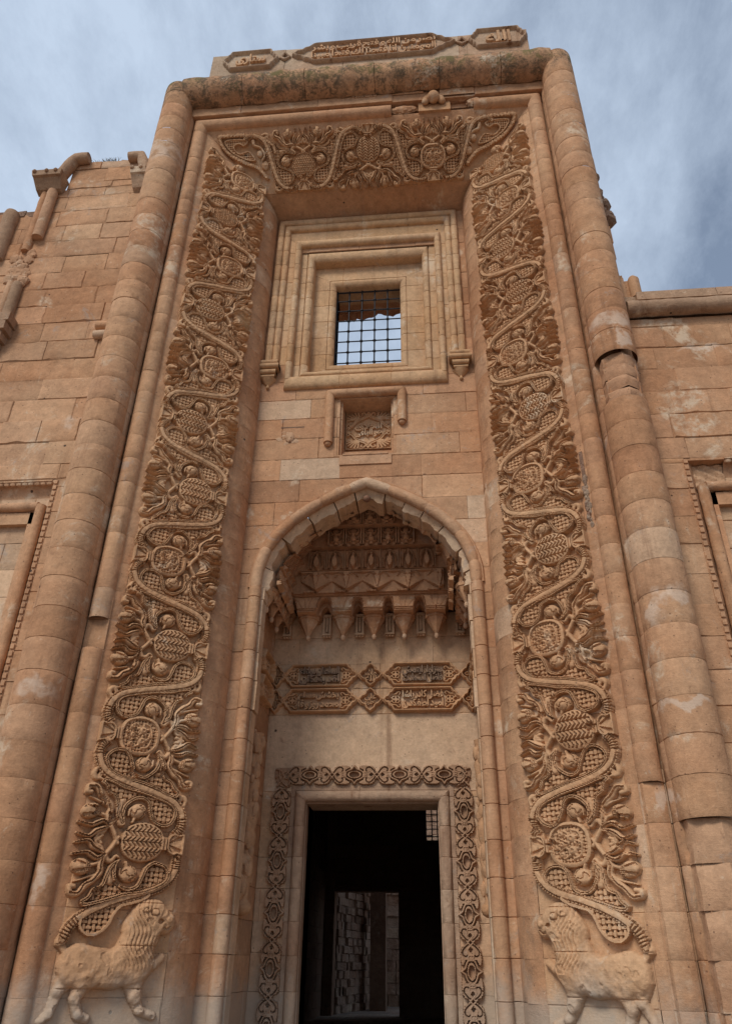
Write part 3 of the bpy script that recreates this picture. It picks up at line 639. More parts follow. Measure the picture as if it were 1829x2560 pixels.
def mk_stem(pts=STEM, v0=.06, v1=PITCH-.06, w=.047, seed=0):
    P = catmull(uv(pts), 8); U, V = gridUV(-.01, BW+.01, v0, v1, rr_); d, t = seg_d(U, V, P)
    H = np.where(d < w, .078-.012*(d/w)**2, 0); arc = t*1.62*BW
    H = np.where((d > w*.62) & (d < w), .066-.018*(((arc*34) % 1) < .38), H); H = np.where((d > w*.50) & (d < w*.66), .046, H)
    rib = (t < .19) | (t > .83); H = np.where(rib & (d < w) & (((arc*26) % 1) < .33), .036, H)
    # small leaves springing from the stem
    for s in (0, 1):
        for pts2, ww in (([(.42, .475), (.50, .51), (.60, .505), (.66, .525)], .020), ([(.25, .42), (.33, .40), (.40, .425)], .014), ([(.06, .33), (.03, .40), (.07, .44), (.11, .40)], .028), ([(.10, .37), (.08, .43), (.16, .455)], .02)):
            q = [(x, y) for x, y in pts2] if s == 0 else [(1-x, PITCH-y) for x, y in pts2]; H = np.maximum(H, st(U, V, uv(q), ww*.6, .006, .058, mid=ww))
    return relief_mesh('sinuous_stem', U, V, damage(U, V, wear(U, V, H), np.random.default_rng(90+seed), 4, .05), M_CARV)
VASE = {k: [mk_vase(k, q) for q in range(3 if k != 'scale' else 2)] for k in ('feather', 'scale', 'floral')}; SPRAY = [mk_spray(q) for q in range(5)]; LOBEM = [mk_lobe(q) for q in range(6)]; FRUIT = mk_fruit(); STEMS = [mk_stem(seed=q) for q in range(4)]; STEMM = STEMS[0]
def pick(l): return l[int(rng.integers(len(l)))]
def wob(O, eu, ev, k=.008): return np.array(O)+np.array(ev)*rng.uniform(-k, k)
def motif(parent, O, eu, ev, en, kind, up_stem=True, lobes=(1, -1), fruits=(1, -1), ext=0):
    """O: foot edge point; eu across, ev along, en outwards"""
    O = np.array(O, float); eu, ev, en = (np.array(q, float) for q in (eu, ev, en)); M1 = frame_m(O, eu, ev, en)
    lab = {'feather': 'vase carved with feathered leaf rows', 'scale': 'vase carved with overlapping scales', 'floral': 'vase carved with flowers on a lattice'}[kind]
    inst('vase', pick(VASE[kind]), frame_m(wob(O, eu, ev), eu, ev*rng.uniform(.96, 1.04), en), parent, lab); inst('flower_spray', pick(SPRAY), frame_m(wob(O, eu, ev), eu, ev*rng.choice([-1, 1])*rng.uniform(.97, 1.02), en*rng.uniform(.85, 1.1)), parent)
    for s in lobes: inst('lattice_leaf', pick(LOBEM), frame_m(O, eu, s*ev, en*rng.uniform(.85, 1.1)), parent)
    for s in fruits: inst('pomegranate', FRUIT, frame_m(O, eu, s*ev, en), parent)
    if up_stem: inst('sinuous_stem', pick(STEMS), M1, parent)
tS = np.array([-(SP1[0]-2.47), SP1[1]+.97]); tS /= np.linalg.norm(tS)     # (inward, back)
def side_frame(m):
    eu = np.array([-m*tS[0], tS[1], 0]); en = np.array([-m*tS[1], -tS[0], 0]); return eu, np.array([0, 0, 1.]), en
KL = ['feather', 'feather', 'floral', 'feather', 'floral', 'feather', 'feather', 'floral', 'feather', 'floral', 'scale', 'floral'][1:]
KL = ['feather', 'floral', 'feather', 'floral', 'feather', 'feather', 'floral', 'feather', 'floral', 'scale', 'floral']        # bottom to top
KR = ['floral', 'feather', 'floral', 'feather', 'floral', 'feather', 'floral', 'feather', 'feather', 'floral', 'scale']
BORD = {}
for m, K_ in ((-1, KL), (1, KR)):
    eu, ev, en = side_frame(m); O0 = np.array([m*2.47, -.97, 0])
    # thin ground slab the carving stands on
    mb = MB()
    zs = courses(-.6, 10.9)
    def Pb(z, t, h, m=m, eu=eu, en=en, O0=O0): return O0+eu*t[..., None]+en*(h[..., None]+.006)+np.array([0, 0, 1.])*np.minimum(z, H0+2.47-t*.829)[..., None]
    blocks(mb, Pb, [(a_, b_, .01, BW) for a_, b_ in zip(zs[:-1], zs[1:])], off=.002)
    bo = mb.obj('carved_border', M_CARV, portal, 30, 'vertical border of vases, lattice leaves and flower sprays %s' % ('on the left' if m < 0 else 'on the right')); BORD[m] = bo
    for k in range(11):
        z = .93+PITCH*k; inner_foot = (k % 2 == 0); O = O0+np.array([0, 0, z])+en*.006
        if inner_foot: O = O+eu*BW
        motif(bo, O, -eu if inner_foot else eu, ev, en, K_[k], up_stem=(k < 10), lobes=(1, -1) if k < 10 else (-1,), fruits=(1, -1))
    # last stem runs down to the lion
    P0 = [(.95, PITCH-.085-PITCH), (.955, -.15), (.94, -.24), (.86, -.335), (.72, -.40), (.52, -.455), (.34, -.52), (.18, -.60), (.07, -.69), (.02, -.80)]
    me = mk_stem([(1-x, y) for x, y in P0], -.84, -.03); inst('sinuous_stem', me, frame_m(O0+np.array([0, 0, .93])+en*.006+eu*BW, -eu, ev, en), bo)
    lo = [(.14, -.62), (.20, -.55), (.36, -.49), (.54, -.44), (.70, -.40), (.74, -.44), (.66, -.49), (.56, -.52), (.49, -.54), (.44, -.60), (.40, -.69), (.32, -.76), (.22, -.77), (.14, -.71)]
    U, V = gridUV(.08, .78, -.80, -.36, rr_); s = poly_sd(U, V, uv(lo)); H = np.where(s > 0, .060, 0); H = np.where(s > .024, lattice(U, V, .046, .044, .004), H)
    inst('lattice_leaf', relief_mesh('lattice_leaf', U, V, H, M_CARV), frame_m(O0+np.array([0, 0, .93])+en*.006, eu, ev, en), bo)
# top band
en_t = np.array([0, -tS[0], -tS[1]]); eu_t = np.array([0, tS[1], -tS[0]])   # from outer (upper) edge inwards (downwards)
O0 = np.array([0, -.97, H0+2.47]); mb = MB()
def Pt(x, t, h): return O0+np.stack([np.clip(x, -(2.47-t*.829), 2.47-t*.829), 0*x, 0*x], -1)+eu_t*t[..., None]+en_t*(h[..., None]+.006)
x = -2.47
while x < 2.47:
    x2 = min(2.47, x+rng.uniform(.7, 1.1)); blocks(mb, Pt, [(x, x2, .01, BW)], off=.002); x = x2
bt = mb.obj('carved_border', M_CARV, portal, 30, 'horizontal border with three upright vases below the cornice')
ex = np.array([1., 0, 0])
PT_ = 1.02/PITCH
for k, (X, up, kd) in enumerate(((-1.0, False, 'scale'), (.04, True, 'feather'), (1.06, False, 'floral'))):
    O = O0+ex*X+en_t*.006+(0 if up else 1)*eu_t*BW; ea = eu_t if up else -eu_t
    motif(bt, O, ea, ex*1.05, en_t, kd, up_stem=(k < 2), lobes=(1, -1), fruits=(1, -1))
# stems and leaves filling the two corners
inst('sinuous_stem', STEMM, frame_m(O0+ex*(-1.0)+en_t*.006+eu_t*BW, -eu_t, -ex*1.05, en_t), bt)
inst('sinuous_stem', STEMM, frame_m(O0+ex*(1.06)+en_t*.006+eu_t*BW, -eu_t, ex*1.05, en_t), bt)
def mk_corner():
    U, V = gridUV(-.02, .80, -.02, 1.05, rr_); H = np.zeros(U.shape)     # u downwards from the upper edge, v along from the corner
    p1 = [(.02, .05), (.03, .45), (.10, .75), (.22, .92), (.34, .95)]; p2 = [(.02, .05), (.16, .09), (.32, .22), (.46, .45), (.56, .66), (.72, .80)]
    for p in (p1, p2):
        P = catmull(p, 8); d, t = seg_d(U, V, P); H = np.maximum(H, np.where(d < .03, .062-.018*(((t*30) % 1) < .4)*(d > .016), 0))
    s = poly_sd(U, V, [(.09, .15), (.08, .40), (.13, .52), (.20, .45), (.16, .36), (.21, .29), (.30, .37), (.28, .52), (.36, .60), (.44, .62), (.42, .47), (.33, .30), (.22, .18)]); H = np.where(s > 0, np.maximum(H, .054), H); H = np.where(s > .022, lattice(U, V, .044, .036, .004), H)
    H = np.maximum(H, st(U, V, [(.13, .60), (.20, .62), (.25, .72), (.36, .78), (.44, .74)], .03, .012, .06)); H = np.maximum(H, dome(U, V, (.33, .70), .06, .05, .06)); H = np.maximum(H, dome(U, V, (.52, .78), .07, .06, .055))
    return relief_mesh('corner_scroll', U, V, wear(U, V, H), M_CARV)
CORN = mk_corner()
for s in (-1, 1): inst('corner_scroll', CORN, frame_m(O0+ex*s*2.40+en_t*.006, eu_t, -ex*s, en_t), bt)
print('borders built')
# ------------------------------------------------------------------ niche: arch mouldings, jambs, back wall
al = archline(0); al = al[::-1]      # left spring to right spring
mb = MB()
legL = [(-1.32+AX, -.01, z) for z in courses(GZ, 3.85)]; path = [(x, -.01, z) for x, z in al]; legR = [(1.32+AX, -.01, z) for z in courses(GZ, 3.85)]
for leg in (legL, legR):
    for p, q in zip(leg[:-1], leg[1:]):
        p2 = (p[0], p[1], p[2]+.006); q2 = (q[0], q[1], q[2]-.006); mb.tube([p, p2, q2, q], [.062, .074, .074, .062], 16, rtint(.05), cap=False)
    mb.obj('niche_shaft', M_ST, portal, 40); mb = MB()
mb = MB(); n = len(path); i = 0
while i < n-1:
    j = min(n-1, i+int(rng.integers(7, 11))); j = n-1 if n-1-j < 4 else j
    seg = path[i:j+1]
    if not (rng.random() < .0): mb.tube(seg, [.060]+[.072]*(len(seg)-2)+[.060], 16, rtint(.08))
    i = j
o_ = archline(.082)[::-1]; o2 = archline(.10)[::-1]
G = np.array([[(a_[0], .0, a_[1]) for a_ in o2], [(a_[0], -.035, a_[1]) for a_ in o_], [(a_[0], -.035, a_[1]) for a_ in archline(.05)[::-1]]]); mb.grid(G, (.5, .0, .3))
mb.obj('arch_moulding', M_ST, portal, 40)
# pale fractured edge stones inside the roll
mb = MB(); ou = archline(-.045)[::-1]; inn = archline(-.175)[::-1]; m_ = min(len(ou), len(inn)); s_o = np.linspace(0, 1, len(ou)); s_i = np.linspace(0, 1, len(inn)); T = [0]
while T[-1] < 1: T.append(min(1, T[-1]+rng.uniform(.06, .11)))
for t0, t1 in zip(T[:-1], T[1:]):
    if t1-t0 < .01: continue
    wv = rng.uniform(.55, 1.15); tt = np.linspace(t0+.002, t1-.002, 7); A = np.stack([np.interp(tt, s_o, ou[:, k]) for k in (0, 1)], -1); B = np.stack([np.interp(tt, s_i, inn[:, k]) for k in (0, 1)], -1)
    wj = np.clip(wv*.8+rng.uniform(-.12, .12, 7)+np.linspace(0, rng.uniform(-.3, .3), 7), .25, 1.1)[:, None]; B = A+(B-A)*wj
    G = np.array([[(p[0], .01, p[1]) for p in A], [(p[0], .035+rng.uniform(0, .01), p[1]) for p in A*.7+B*.3], [(p[0], .085, p[1]) for p in B], [(p[0], .30, p[1]) for p in B], [(p[0]*.98, .42, p[1]+.01) for p in B]]); tv = (float(rng.uniform(.4, .8)), float(rng.uniform(.1, .5)), .1)
    mb.grid(G, tv)
    for e_ in (0, 6): mb.add([G[k][e_] for k in range(5)]+[(A[e_][0], .42, A[e_][1])], [list(range(6))], tv)
for s in (-1, 1):
    for z0, z1 in zip(courses(GZ, 3.87)[:-1], courses(GZ, 3.87)[1:]):
        wq = rng.uniform(.0, .035) if z0 > 2.2 else 0; x0 = AX+s*1.27; x1 = AX+s*(1.235-wq*s*s); mb.box((min(x0, x1), .03, z0+.004), (max(x0, x1)+(.0 if s > 0 else .0), .22, z1-.004), (.6, float(rng.uniform(0, .4)), .1), jit=.004)
mb.obj('arch_edge_stones', M_PALE, portal, 30)
JAM = {}; BY, JX = 1.44, 1.335
mb = MB()
for s in (-1, 1):
    blocks(mb, lambda y, z, h, s=s: np.stack([s*(JX-h)+0*y, y, z], -1), bond(.02, BY, courses(GZ, 4.0), .5, .9), off=.002, ds=.1)
    jam = mb.obj('niche_jamb', M_ST, portal, 30); JAM[s] = jam; mb = MB()
mb = MB()
def dh(x, z): return ~((np.abs(x) < .90) & (z < 1.76))
for z0, z1 in zip([GZ, .07, 1.78, 2.72, 3.05, 3.39, 3.76, 4.1][:-1], [GZ, .07, 1.78, 2.72, 3.05, 3.39, 3.76, 4.1][1:]):
    zs2 = [z0, z1] if z1-z0 < 1.0 else courses(z0, z1)
    big = (z0 == 1.78)
    rc = [(-1.34, 1.34, z0, z1)] if big else bond(-1.34, 1.34, zs2, .35, .75)
    blocks(mb, lambda x, z, h: np.stack([x, BY-h+0*x, z], -1), rc, ds=.06, dt=.06, mask=dh if z0 < 1.7 else None, off=.0015, pale=.1, depth=.008)
bw = mb.obj('niche_back_wall', M_PALE, portal, 30)
# hood of stepped carved tiers, each a U in plan
TI = [(1.07, 1.05, 3.94, 4.21), (.95, .97, 4.21, 4.50), (.88, .88, 4.50, 4.79), (.60, .76, 4.79, 5.04), (.36, .62, 5.04, 5.26), (.20, .50, 5.26, 5.48)]
WALL = [(1.335, 1.44)]
mb = MB()
for i_, (w_, y_, z0, z1) in enumerate(TI):
    t = (.45, 0, .3)
    if i_ == 0: mb.box((-w_, y_+.01, z1-.02), (w_, 1.5, z1+.03), t); continue
    mb.box((-w_-.25, y_, z0), (w_+.25, 1.5, z1+.03), t)
for s in (-1, 1): mb.box((min(s*1.20, s*1.40), .12, 3.965), (max(s*1.20, s*1.40), 1.5, 4.3), (.45, 0, .3))
mb.box((-1.4, .14, 5.72), (1.4, 1.5, 5.9)); hood = mb.obj('niche_hood', M_ST, portal, 0, 'stepped stalactite hood filling the head of the pointed niche')
PX = [-.85, -.38, .03, .43, .85]
def vault():
    mb = MB(); L0 = archline(-.135)[::-1]; n_ = len(L0); cum = np.concatenate([[0], np.cumsum(np.hypot(*(L0[1:]-L0[:-1]).T))]); q = np.linspace(0, cum[-1], 150); X_ = np.interp(q, cum, L0[:, 0]); Z_ = np.interp(q, cum, L0[:, 1])
    dx = np.gradient(X_); dz = np.gradient(Z_); ln = np.hypot(dx, dz); nx, nz = dz/ln, -dx/ln; Y_ = np.linspace(.28, 1.44, 90); QQ, YY = np.meshgrid(q, Y_, indexing='ij')
    row = QQ/.235; ph = YY/.20+.5*(np.floor(row) % 2); fr = row-np.floor(row); t_ = np.abs((ph % 1)-.5)*2
    h = .03+.05*fr-.045*(t_ > .80)+.02*(fr > .86); h -= .03*((t_ < .55) & (fr > .2) & (fr < .8)); h += .045*((t_ < .24) & (fr > .25) & (fr < .75))
    rise = np.clip((YY-.2)/.55, 0, 1)*.40*np.clip((Z_[:, None]-4.0)/1.2, 0, 1); P = np.stack([X_[:, None]+nx[:, None]*h, YY, Z_[:, None]+nz[:, None]*h+rise], -1); mb.grid(P, (.45, 0, .3)); mb.obj('carved_vault', M_ST, hood, 30)
vault()
def pendant(mbx, c, r, h, ax=(0, 1), n=8):
    """ribbed half cone under a tier: c top centre"""
    rg = [(0, 1.0), (.18, 1.0), (.185, .90), (.24, .88), (1.0, .12)]; V = []
    for tz, rr in rg:
        for k in range(n*2):
            an = math.pi*2*k/(n*2); f_ = 1 if k % 2 == 0 else (.74 if tz > .25 else .93); V.append((c[0]+r*rr*f_*math.cos(an), c[1]+r*rr*f_*math.sin(an), c[2]-h*tz))
    m = n*2; mbx.add(V, [[i*m+k, i*m+(k+1) % m, (i+1)*m+(k+1) % m, (i+1)*m+k][::-1] for i in range(len(rg)-1) for k in range(m)]+[list(range(m))], (.45, 0, .2))
    mbx.ball((c[0], c[1], c[2]-h-.016), .032, 10, (1, 1, 1.35), (.7, .3, .2))
for o_ in (left_wall, right_wall): o_['kind'] = 'thing'
def one(name, fn, mat, parent, sm=40, label=None):
    mb = MB(); fn(mb); return mb.obj(name, mat, parent, sm, label)
one('boss', lambda m: m.ball((AX, .06, 5.10), .05, 12, (1, 1, .9), (0, 0, .6)), M_BASALT, hood)
for x in PX: one('pendant', lambda m: pendant(m, (x, 1.22, 3.965), .145, .27), M_ST, hood, 20)
for s in (-1, 1):
    for y in (.95, .62, .30): one('pendant', lambda m: pendant(m, (s*1.22, y, 3.965), .125, .25), M_ST, hood, 20)
# tier one: fans springing from the pendants with small arches between
def fan_panel(w, h, xs, mat_t):
    U, V = gridUV(-w, w, 0, h, .008); H = np.full(U.shape, .03)
    mids = [(xs[i]+xs[i+1])/2 for i in range(len(xs)-1)]+[xs[0]-.22, xs[-1]+.22]
    for mx_ in mids:
        pass
    ms = [-1.08, -.615, -.175, .23, .64, 1.08] if w > 1 else [-.5, -.165, .165, .5]
    for i, x in enumerate(xs):
        for a_, sg in ((ms[i], -1), (ms[i+1], 1)):
            edge = x+sg*.125; span = a_-edge; inb = (U-x)*sg >= -.001; inb &= (a_-U)*sg >= -.001; t = np.clip((a_-U)/(a_-edge), 0, 1)**(1/.75); lim = .225-.215*t**2.1
            H = np.where(inb & (V < lim), 0, H)
            for dd in (.012, .036, .060): H = np.where(inb & (V > lim+dd) & (V < lim+dd+.012), H+.026, H)
    H0_ = H > 0
    for x in xs:
        an = np.arctan2(V+.02, U-x); rr2 = np.hypot(U-x, V+.02); H -= np.where((H > .02) & (np.abs(((an*8/math.pi) % 1)-.5) < .1) & (rr2 < h*1.0), .008, 0)*H0_
    H = np.where(V > h-.022, .05, H); H = np.where((V > h-.032) & (V < h-.022), .012, H)
    return relief_mesh('fan_panel', U, V, H, M_ST)
inst('fan_arcade', fan_panel(1.07, .27, PX, 0), frame_m((0, 1.054, 3.94), (1, 0, 0), (0, 0, 1), (0, -1.0, 0)), hood)
for s in (-1, 1): inst('fan_arcade', fan_panel(.46, .27, [-.33, 0, .33], 0), frame_m((s*1.07, .58, 3.94), (0, -s, 0), (0, 0, 1), (-s, 0, 0)), hood)
_m = [-1.08, -.615, -.175, .23, .64, 1.08]
def fan(m, x, a_, b_):
    pl = [(a_, 4.21), (a_, 4.165)]
    for t in np.linspace(0, 1, 9)[1:]: pl.append((a_+(x-.125-a_)*t**.75, 4.165-.215*t**2.1))
    for t in np.linspace(1, 0, 9): pl.append((b_+(x+.125-b_)*t**.75, 4.165-.215*t**2.1))
    pl.append((b_, 4.21)); m.prism(pl[::-1], 1.055, 1.44, (.5, .05, .3))
for i_, x in enumerate(PX): one('fan_vault', lambda m: fan(m, x, _m[i_], _m[i_+1]), M_ST, hood, 20)
for x in (-.615, -.175, .23, .64): one('inner_arch', lambda m: m.prism([(x-.24, 4.205), (x-.24, 3.99), (x-.075, 3.99), (x-.05, 4.07), (x, 4.12), (x+.05, 4.07), (x+.075, 3.99), (x+.24, 3.99), (x+.24, 4.205)][::-1], 1.20, 1.44, (.5, .05, .3)), M_ST, hood, 0)
def arcade_fronts(m):
    mids = [-.615, -.175, .23, .64]
    for x in mids:       # dark arched panels that paint shaded hollows between the fans
        pl = [(x-.15, 3.935), (x-.12, 4.02), (x-.06, 4.10), (x, 4.145), (x+.06, 4.10), (x+.12, 4.02), (x+.15, 3.935)]; m.prism(pl, 1.03, 1.044, (.0, 0, .4))
# tier two: small facets with little pendants and shells
def tier2(U, V, w, h, step):
    H = np.zeros(U.shape); 
    xs = np.arange(-w+step*.5, w, step)
    for x in xs:
        t = np.clip(1-np.abs(U-x)/(step*.5), 0, 1); H = np.maximum(H, np.where(V > h*.55*(1-t)-.0, .018+.05*t*(1-np.clip(V/h-.75, 0, 1)), .004))
        H = np.maximum(H, np.where(np.abs(U-x) < .035*np.clip(V/(h*.6), 0, 1), .08, 0)); H = np.maximum(H, dome(U, V, (x, .012), .014, .014, .08))
        for s in (-1, 1): H = np.where(st(U, V, [(x+s*.02, h*.70), (x+s*.09, h*.88), (x+s*.15, h*.70)], .007, .007, 1, n=4) > 0, H+.018, H)
    H = np.where(V > h*.93, .055, H); return H
U, V = gridUV(-.95, .95, 0, .28, .009); inst('facet_tier', relief_mesh('facet_tier', U, V, tier2(U, V, .95, .28, .41), M_ST), frame_m((AX, .97, 4.215), (1, 0, 0), (0, 0, 1), (0, -1.5, 0)), hood)
def shell(m, x, y, z):
    for k in range(7):
        an = R_(150+k*40); m.tube([(x, y, z), (x+.07*math.cos(an), y-.03-.05*(math.sin(an) < 0), z-.004)], [.008, .016], 6, (.4, 0, .3))
    m.tube([(x-.08, y+.0, z-.004), (x-.03, y-.07, z-.006), (x+.03, y-.07, z-.006), (x+.08, y, z-.004)], .008, 6)
for x in (-.82, -.40, .02, .42, .82): one('shell_ornament', lambda m: shell(m, x, 1.0, 4.222), M_ST, hood)
# tier three: droplet niches
def mk_drop():
    U, V = gridUV(-.115, .115, 0, .25, .0075); H = np.zeros(U.shape); top = .235-1.9*np.clip(np.abs(U)-.03, 0, 1)**1.5*2.2
    d = np.abs(U); ed = .098; arch_o = (d < ed) & (V < .235*np.sqrt(np.clip(1-(d/ed)**3.2, 0, 1))); ei = .068; arch_i = (d < ei) & (V < .205*np.sqrt(np.clip(1-(d/ei)**3, 0, 1)))
    H = np.where(arch_o & ~arch_i, .030-.012*(((V*46+d*20) % 1) < .4), 0.006); H = np.where(arch_i, .003, H)
    H = np.maximum(H, np.where(np.abs(U) < .034*np.sin(np.clip(V/.17, 0, 1)*math.pi)**.7*(1.35-V*4), .048, 0)); H = np.maximum(H, dome(U, V, (0, .185), .022, .020, .04)); H = np.where(np.abs(U) > .103, .022, H)
    return relief_mesh('droplet_niche', U, V, H, M_ST, thr=-1)
DR = mk_drop()
for k in range(7): inst('droplet_niche', DR, frame_m((AX-.735+.245*k, .88, 4.505), (1, 0, 0), (0, 0, 1.12), (0, -2.1, 0)), hood)
def mk_urn():
    U, V = gridUV(-.115, .115, 0, .22, .0075); H = np.where(np.abs(np.abs(U)-.10) < .012, .03, .004); H = np.maximum(H, dome(U, V, (0, .075), .045, .04, .045)); H = np.maximum(H, np.where((np.abs(U) < .016+.5*np.abs(V-.12)) & (V > .09) & (V < .15), .04, 0))
    H = np.maximum(H, dome(U, V, (0, .018), .035, .022, .035)); H = np.maximum(H, dome(U, V, (0, .175), .042, .034, .045)-np.where(np.hypot((U*70) % 1-.5, (V*70) % 1-.5) < .25, .01, 0))
    for s in (-1, 1): H = np.maximum(H, st(U, V, [(0, .135), (s*.05, .15), (s*.075, .19), (s*.07, .21)], .012, .006, .035)); H = np.maximum(H, st(U, V, [(s*.03, .04), (s*.075, .06), (s*.07, .1)], .009, .006, .03))
    return relief_mesh('urn_panel', U, V, H, M_ST, thr=-1)
UR = mk_urn()
for k in range(5): inst('urn_panel', UR, frame_m((AX-.47+.235*k, .76, 4.795), (1, 0, 0), (0, 0, 1.1), (0, -2.0, 0)), hood)
for k in range(3): inst('urn_panel', UR, frame_m((AX-.22+.22*k, .62, 5.045), (.95, 0, 0), (0, 0, .95), (0, -1.8, 0)), hood)
def cap(m):
    for k in range(11): an = math.pi*k/10; m.tube([(AX, .49, 5.27), (AX+.13*math.cos(an), .48, 5.27+.15*math.sin(an))], [.012, .02], 6)
    pass
one('shell_ornament', cap, M_ST, hood)
# pilaster strips between the pendants
def strip(m, x):
    y = 1.36; m.box((x-.055, y, 3.78), (x-.030, 1.44, 4.06), (.6, .1, .2)); m.box((x+.030, y, 3.78), (x+.055, 1.44, 4.06), (.6, .1, .2)); m.box((x-.030, y+.035, 3.78), (x+.030, 1.44, 4.06), (.1, 0, .4)); m.box((x-.011, y+.01, 3.82), (x+.011, 1.42, 4.03), (.5, .1, .3))  # sunk middle panel tinted darker, painting shade into the groove
    m.box((x-.060, y-.015, 3.765), (x+.060, 1.44, 3.79), (.6, .1, .2)); [m.ball((x+dx, y+.01, 3.750), .018, 8) for dx in (-.038, 0, .038)]
    m.box((x-.060, y-.01, 4.03), (x+.060, 1.44, 4.065), (.6, .1, .2))
for x in (-1.16, -.62, -.175, .23, .64, 1.16): one('pilaster_strip', lambda m: strip(m, x), M_PALE, hood, 30)
# ------------------------------------------------------------------ lettering
AR = {'ا': 'FE8D FE8E', 'ب': 'FE8F FE90 FE91 FE92', 'ت': 'FE95 FE96 FE97 FE98', 'ج': 'FE9D FE9E FE9F FEA0', 'ح': 'FEA1 FEA2 FEA3 FEA4', 'خ': 'FEA5 FEA6 FEA7 FEA8', 'د': 'FEA9 FEAA', 'ذ': 'FEAB FEAC', 'ر': 'FEAD FEAE', 'ز': 'FEAF FEB0', 'س': 'FEB1 FEB2 FEB3 FEB4', 'ش': 'FEB5 FEB6 FEB7 FEB8', 'ص': 'FEB9 FEBA FEBB FEBC', 'ض': 'FEBD FEBE FEBF FEC0', 'ط': 'FEC1 FEC2 FEC3 FEC4', 'ع': 'FEC9 FECA FECB FECC', 'ف': 'FED1 FED2 FED3 FED4', 'ق': 'FED5 FED6 FED7 FED8', 'ك': 'FED9 FEDA FEDB FEDC', 'ل': 'FEDD FEDE FEDF FEE0', 'م': 'FEE1 FEE2 FEE3 FEE4', 'ن': 'FEE5 FEE6 FEE7 FEE8', 'ه': 'FEE9 FEEA FEEB FEEC', 'و': 'FEED FEEE', 'ى': 'FEEF FEF0', 'ي': 'FEF1 FEF2 FEF3 FEF4', 'پ': 'FB56 FB57 FB58 FB59'}
def shape_ar(s):
    out_ = []; n = len(s)
    def joins(c): return c in AR and len(AR[c].split()) == 4
    i = 0; prev = False
    while i < n:
        c = s[i]
        if c == 'ل' and i+1 < n and s[i+1] == 'ا': out_.append(chr(0xFEFC if prev else 0xFEFB)); prev = False; i += 2; continue
        if c not in AR: out_.append(c); prev = False; i += 1; continue
        f = [int(q, 16) for q in AR[c].split()]; nxt = joins(c) and i+1 < n and s[i+1] in AR
        k = (3 if nxt else 1) if prev else (2 if nxt else 0); out_.append(chr(f[k])); prev = nxt; i += 1
    return ''.join(out_[::-1])
def text_obj(name, s, w_, h_, mw, parent, depth=.02, mat=None, bold=.012, label=None):
    V_, F_, nv = [], [], 0; lines = s.split('/'); nl = len(lines)
    for li, ln in enumerate(lines):
        c = bpy.data.curves.new('t', 'FONT'); c.body = shape_ar(ln); c.extrude = .05; c.offset = bold; c.resolution_u = 2; c.space_word = .55; c.space_character = .93
        o = bpy.data.objects.new('t', c); COL.objects.link(o); bpy.context.view_layer.update(); me = bpy.data.meshes.new_from_object(o.evaluated_get(bpy.context.evaluated_depsgraph_get()))
        v = np.zeros(len(me.vertices)*3); me.vertices.foreach_get('co', v); v = v.reshape(-1, 3)
        if len(v) == 0: continue
        mn, mxx = v.min(0), v.max(0); v = (v-mn)/(mxx-mn+1e-9); hh = h_/nl
        v[:, 0] = (v[:, 0]-.5)*w_; v[:, 1] = (v[:, 1]-.5)*hh*1.22+hh*((nl-1)/2-li); v[:, 2] = v[:, 2]*depth
        V_.append(v); F_ += [[q+nv for q in p.vertices] for p in me.polygons]; nv += len(v)
        bpy.data.objects.remove(o); bpy.data.meshes.remove(me); bpy.data.curves.remove(c)
    mb = MB(); mb.add(np.concatenate(V_), F_, (.6, .08, .2)); me = mb.mesh(name, mat or M_CARV, 30); return inst(name, me, mw, parent, label)
# ------------------------------------------------------------------ cartouche bands on the niche walls
def lob(L_, W_):
    h = [(L_, 0), (L_*.93, W_*.32), (L_*.88, W_*.36), (L_*.84, W_*.60), (L_*.79, W_*.66), (L_*.74, W_*.92), (L_*.70, W_)]
    return h+[(-x, y) for x, y in h[::-1]]+[(-x, -y) for x, y in h[1:]]+[(x, -y) for x, y in h[::-1][:-1]]
def knot(U, V, c, s, k):
    H = np.zeros(U.shape)
    for dx in (-.5, .5):
        for dy in (-.5, .5):
            r = np.abs(np.hypot(U-c[0]-dx*.038*s, V-c[1]-dy*.038*s)-.024*s); H = np.maximum(H, np.where(r < .0085, .040, 0))
    H = np.maximum(H, st(U, V, [(c[0]+k*.03, c[1]), (c[0]+k*.075, c[1]+.03), (c[0]+k*.125, c[1]), (c[0]+k*.075, c[1]-.03), (c[0]+k*.03, c[1])], .010, .010, .040))
    for q in (-1, 1):
        H = np.maximum(H, st(U, V, [(c[0]+k*.10, c[1]+q*.015), (c[0]+k*.05, c[1]+q*.065), (c[0], c[1]+q*.07), (c[0]-k*.035, c[1]+q*.10), (c[0]-k*.06, c[1]+q*.085), (c[0]-k*.045, c[1]+q*.062)], .014, .009, .042))
    return H
def mk_cart(L_=.515, W_=.162, kn=True, rim=.040):
    U, V = gridUV(-L_-.02, L_+.02, -W_-.02, W_+.02, .0065); s = poly_sd(U, V, lob(L_, W_), 0); s = np.minimum(s, 1); H = np.where((s > 0) & (s < rim), .075*np.sqrt(np.clip(1-((s-rim/2)/(rim/2))**2, .15, 1)), 0)
    if kn: H = np.maximum(H, np.maximum(knot(U, V, (L_*.67, 0), 1, 1), knot(U, V, (-L_*.67, 0), 1, -1))*(s > 0))
    return relief_mesh('cartouche', U, V, H, M_CARV)
def ros(R0): 
    p = []
    for k in range(4):
        for a_, r_ in ((-28, .80), (-14, .86), (0, 1.0), (14, .86), (28, .80), (45, .66)): t = R_(a_+k*90); p.append((R0*r_*math.cos(t), R0*r_*math.sin(t)))
    return p
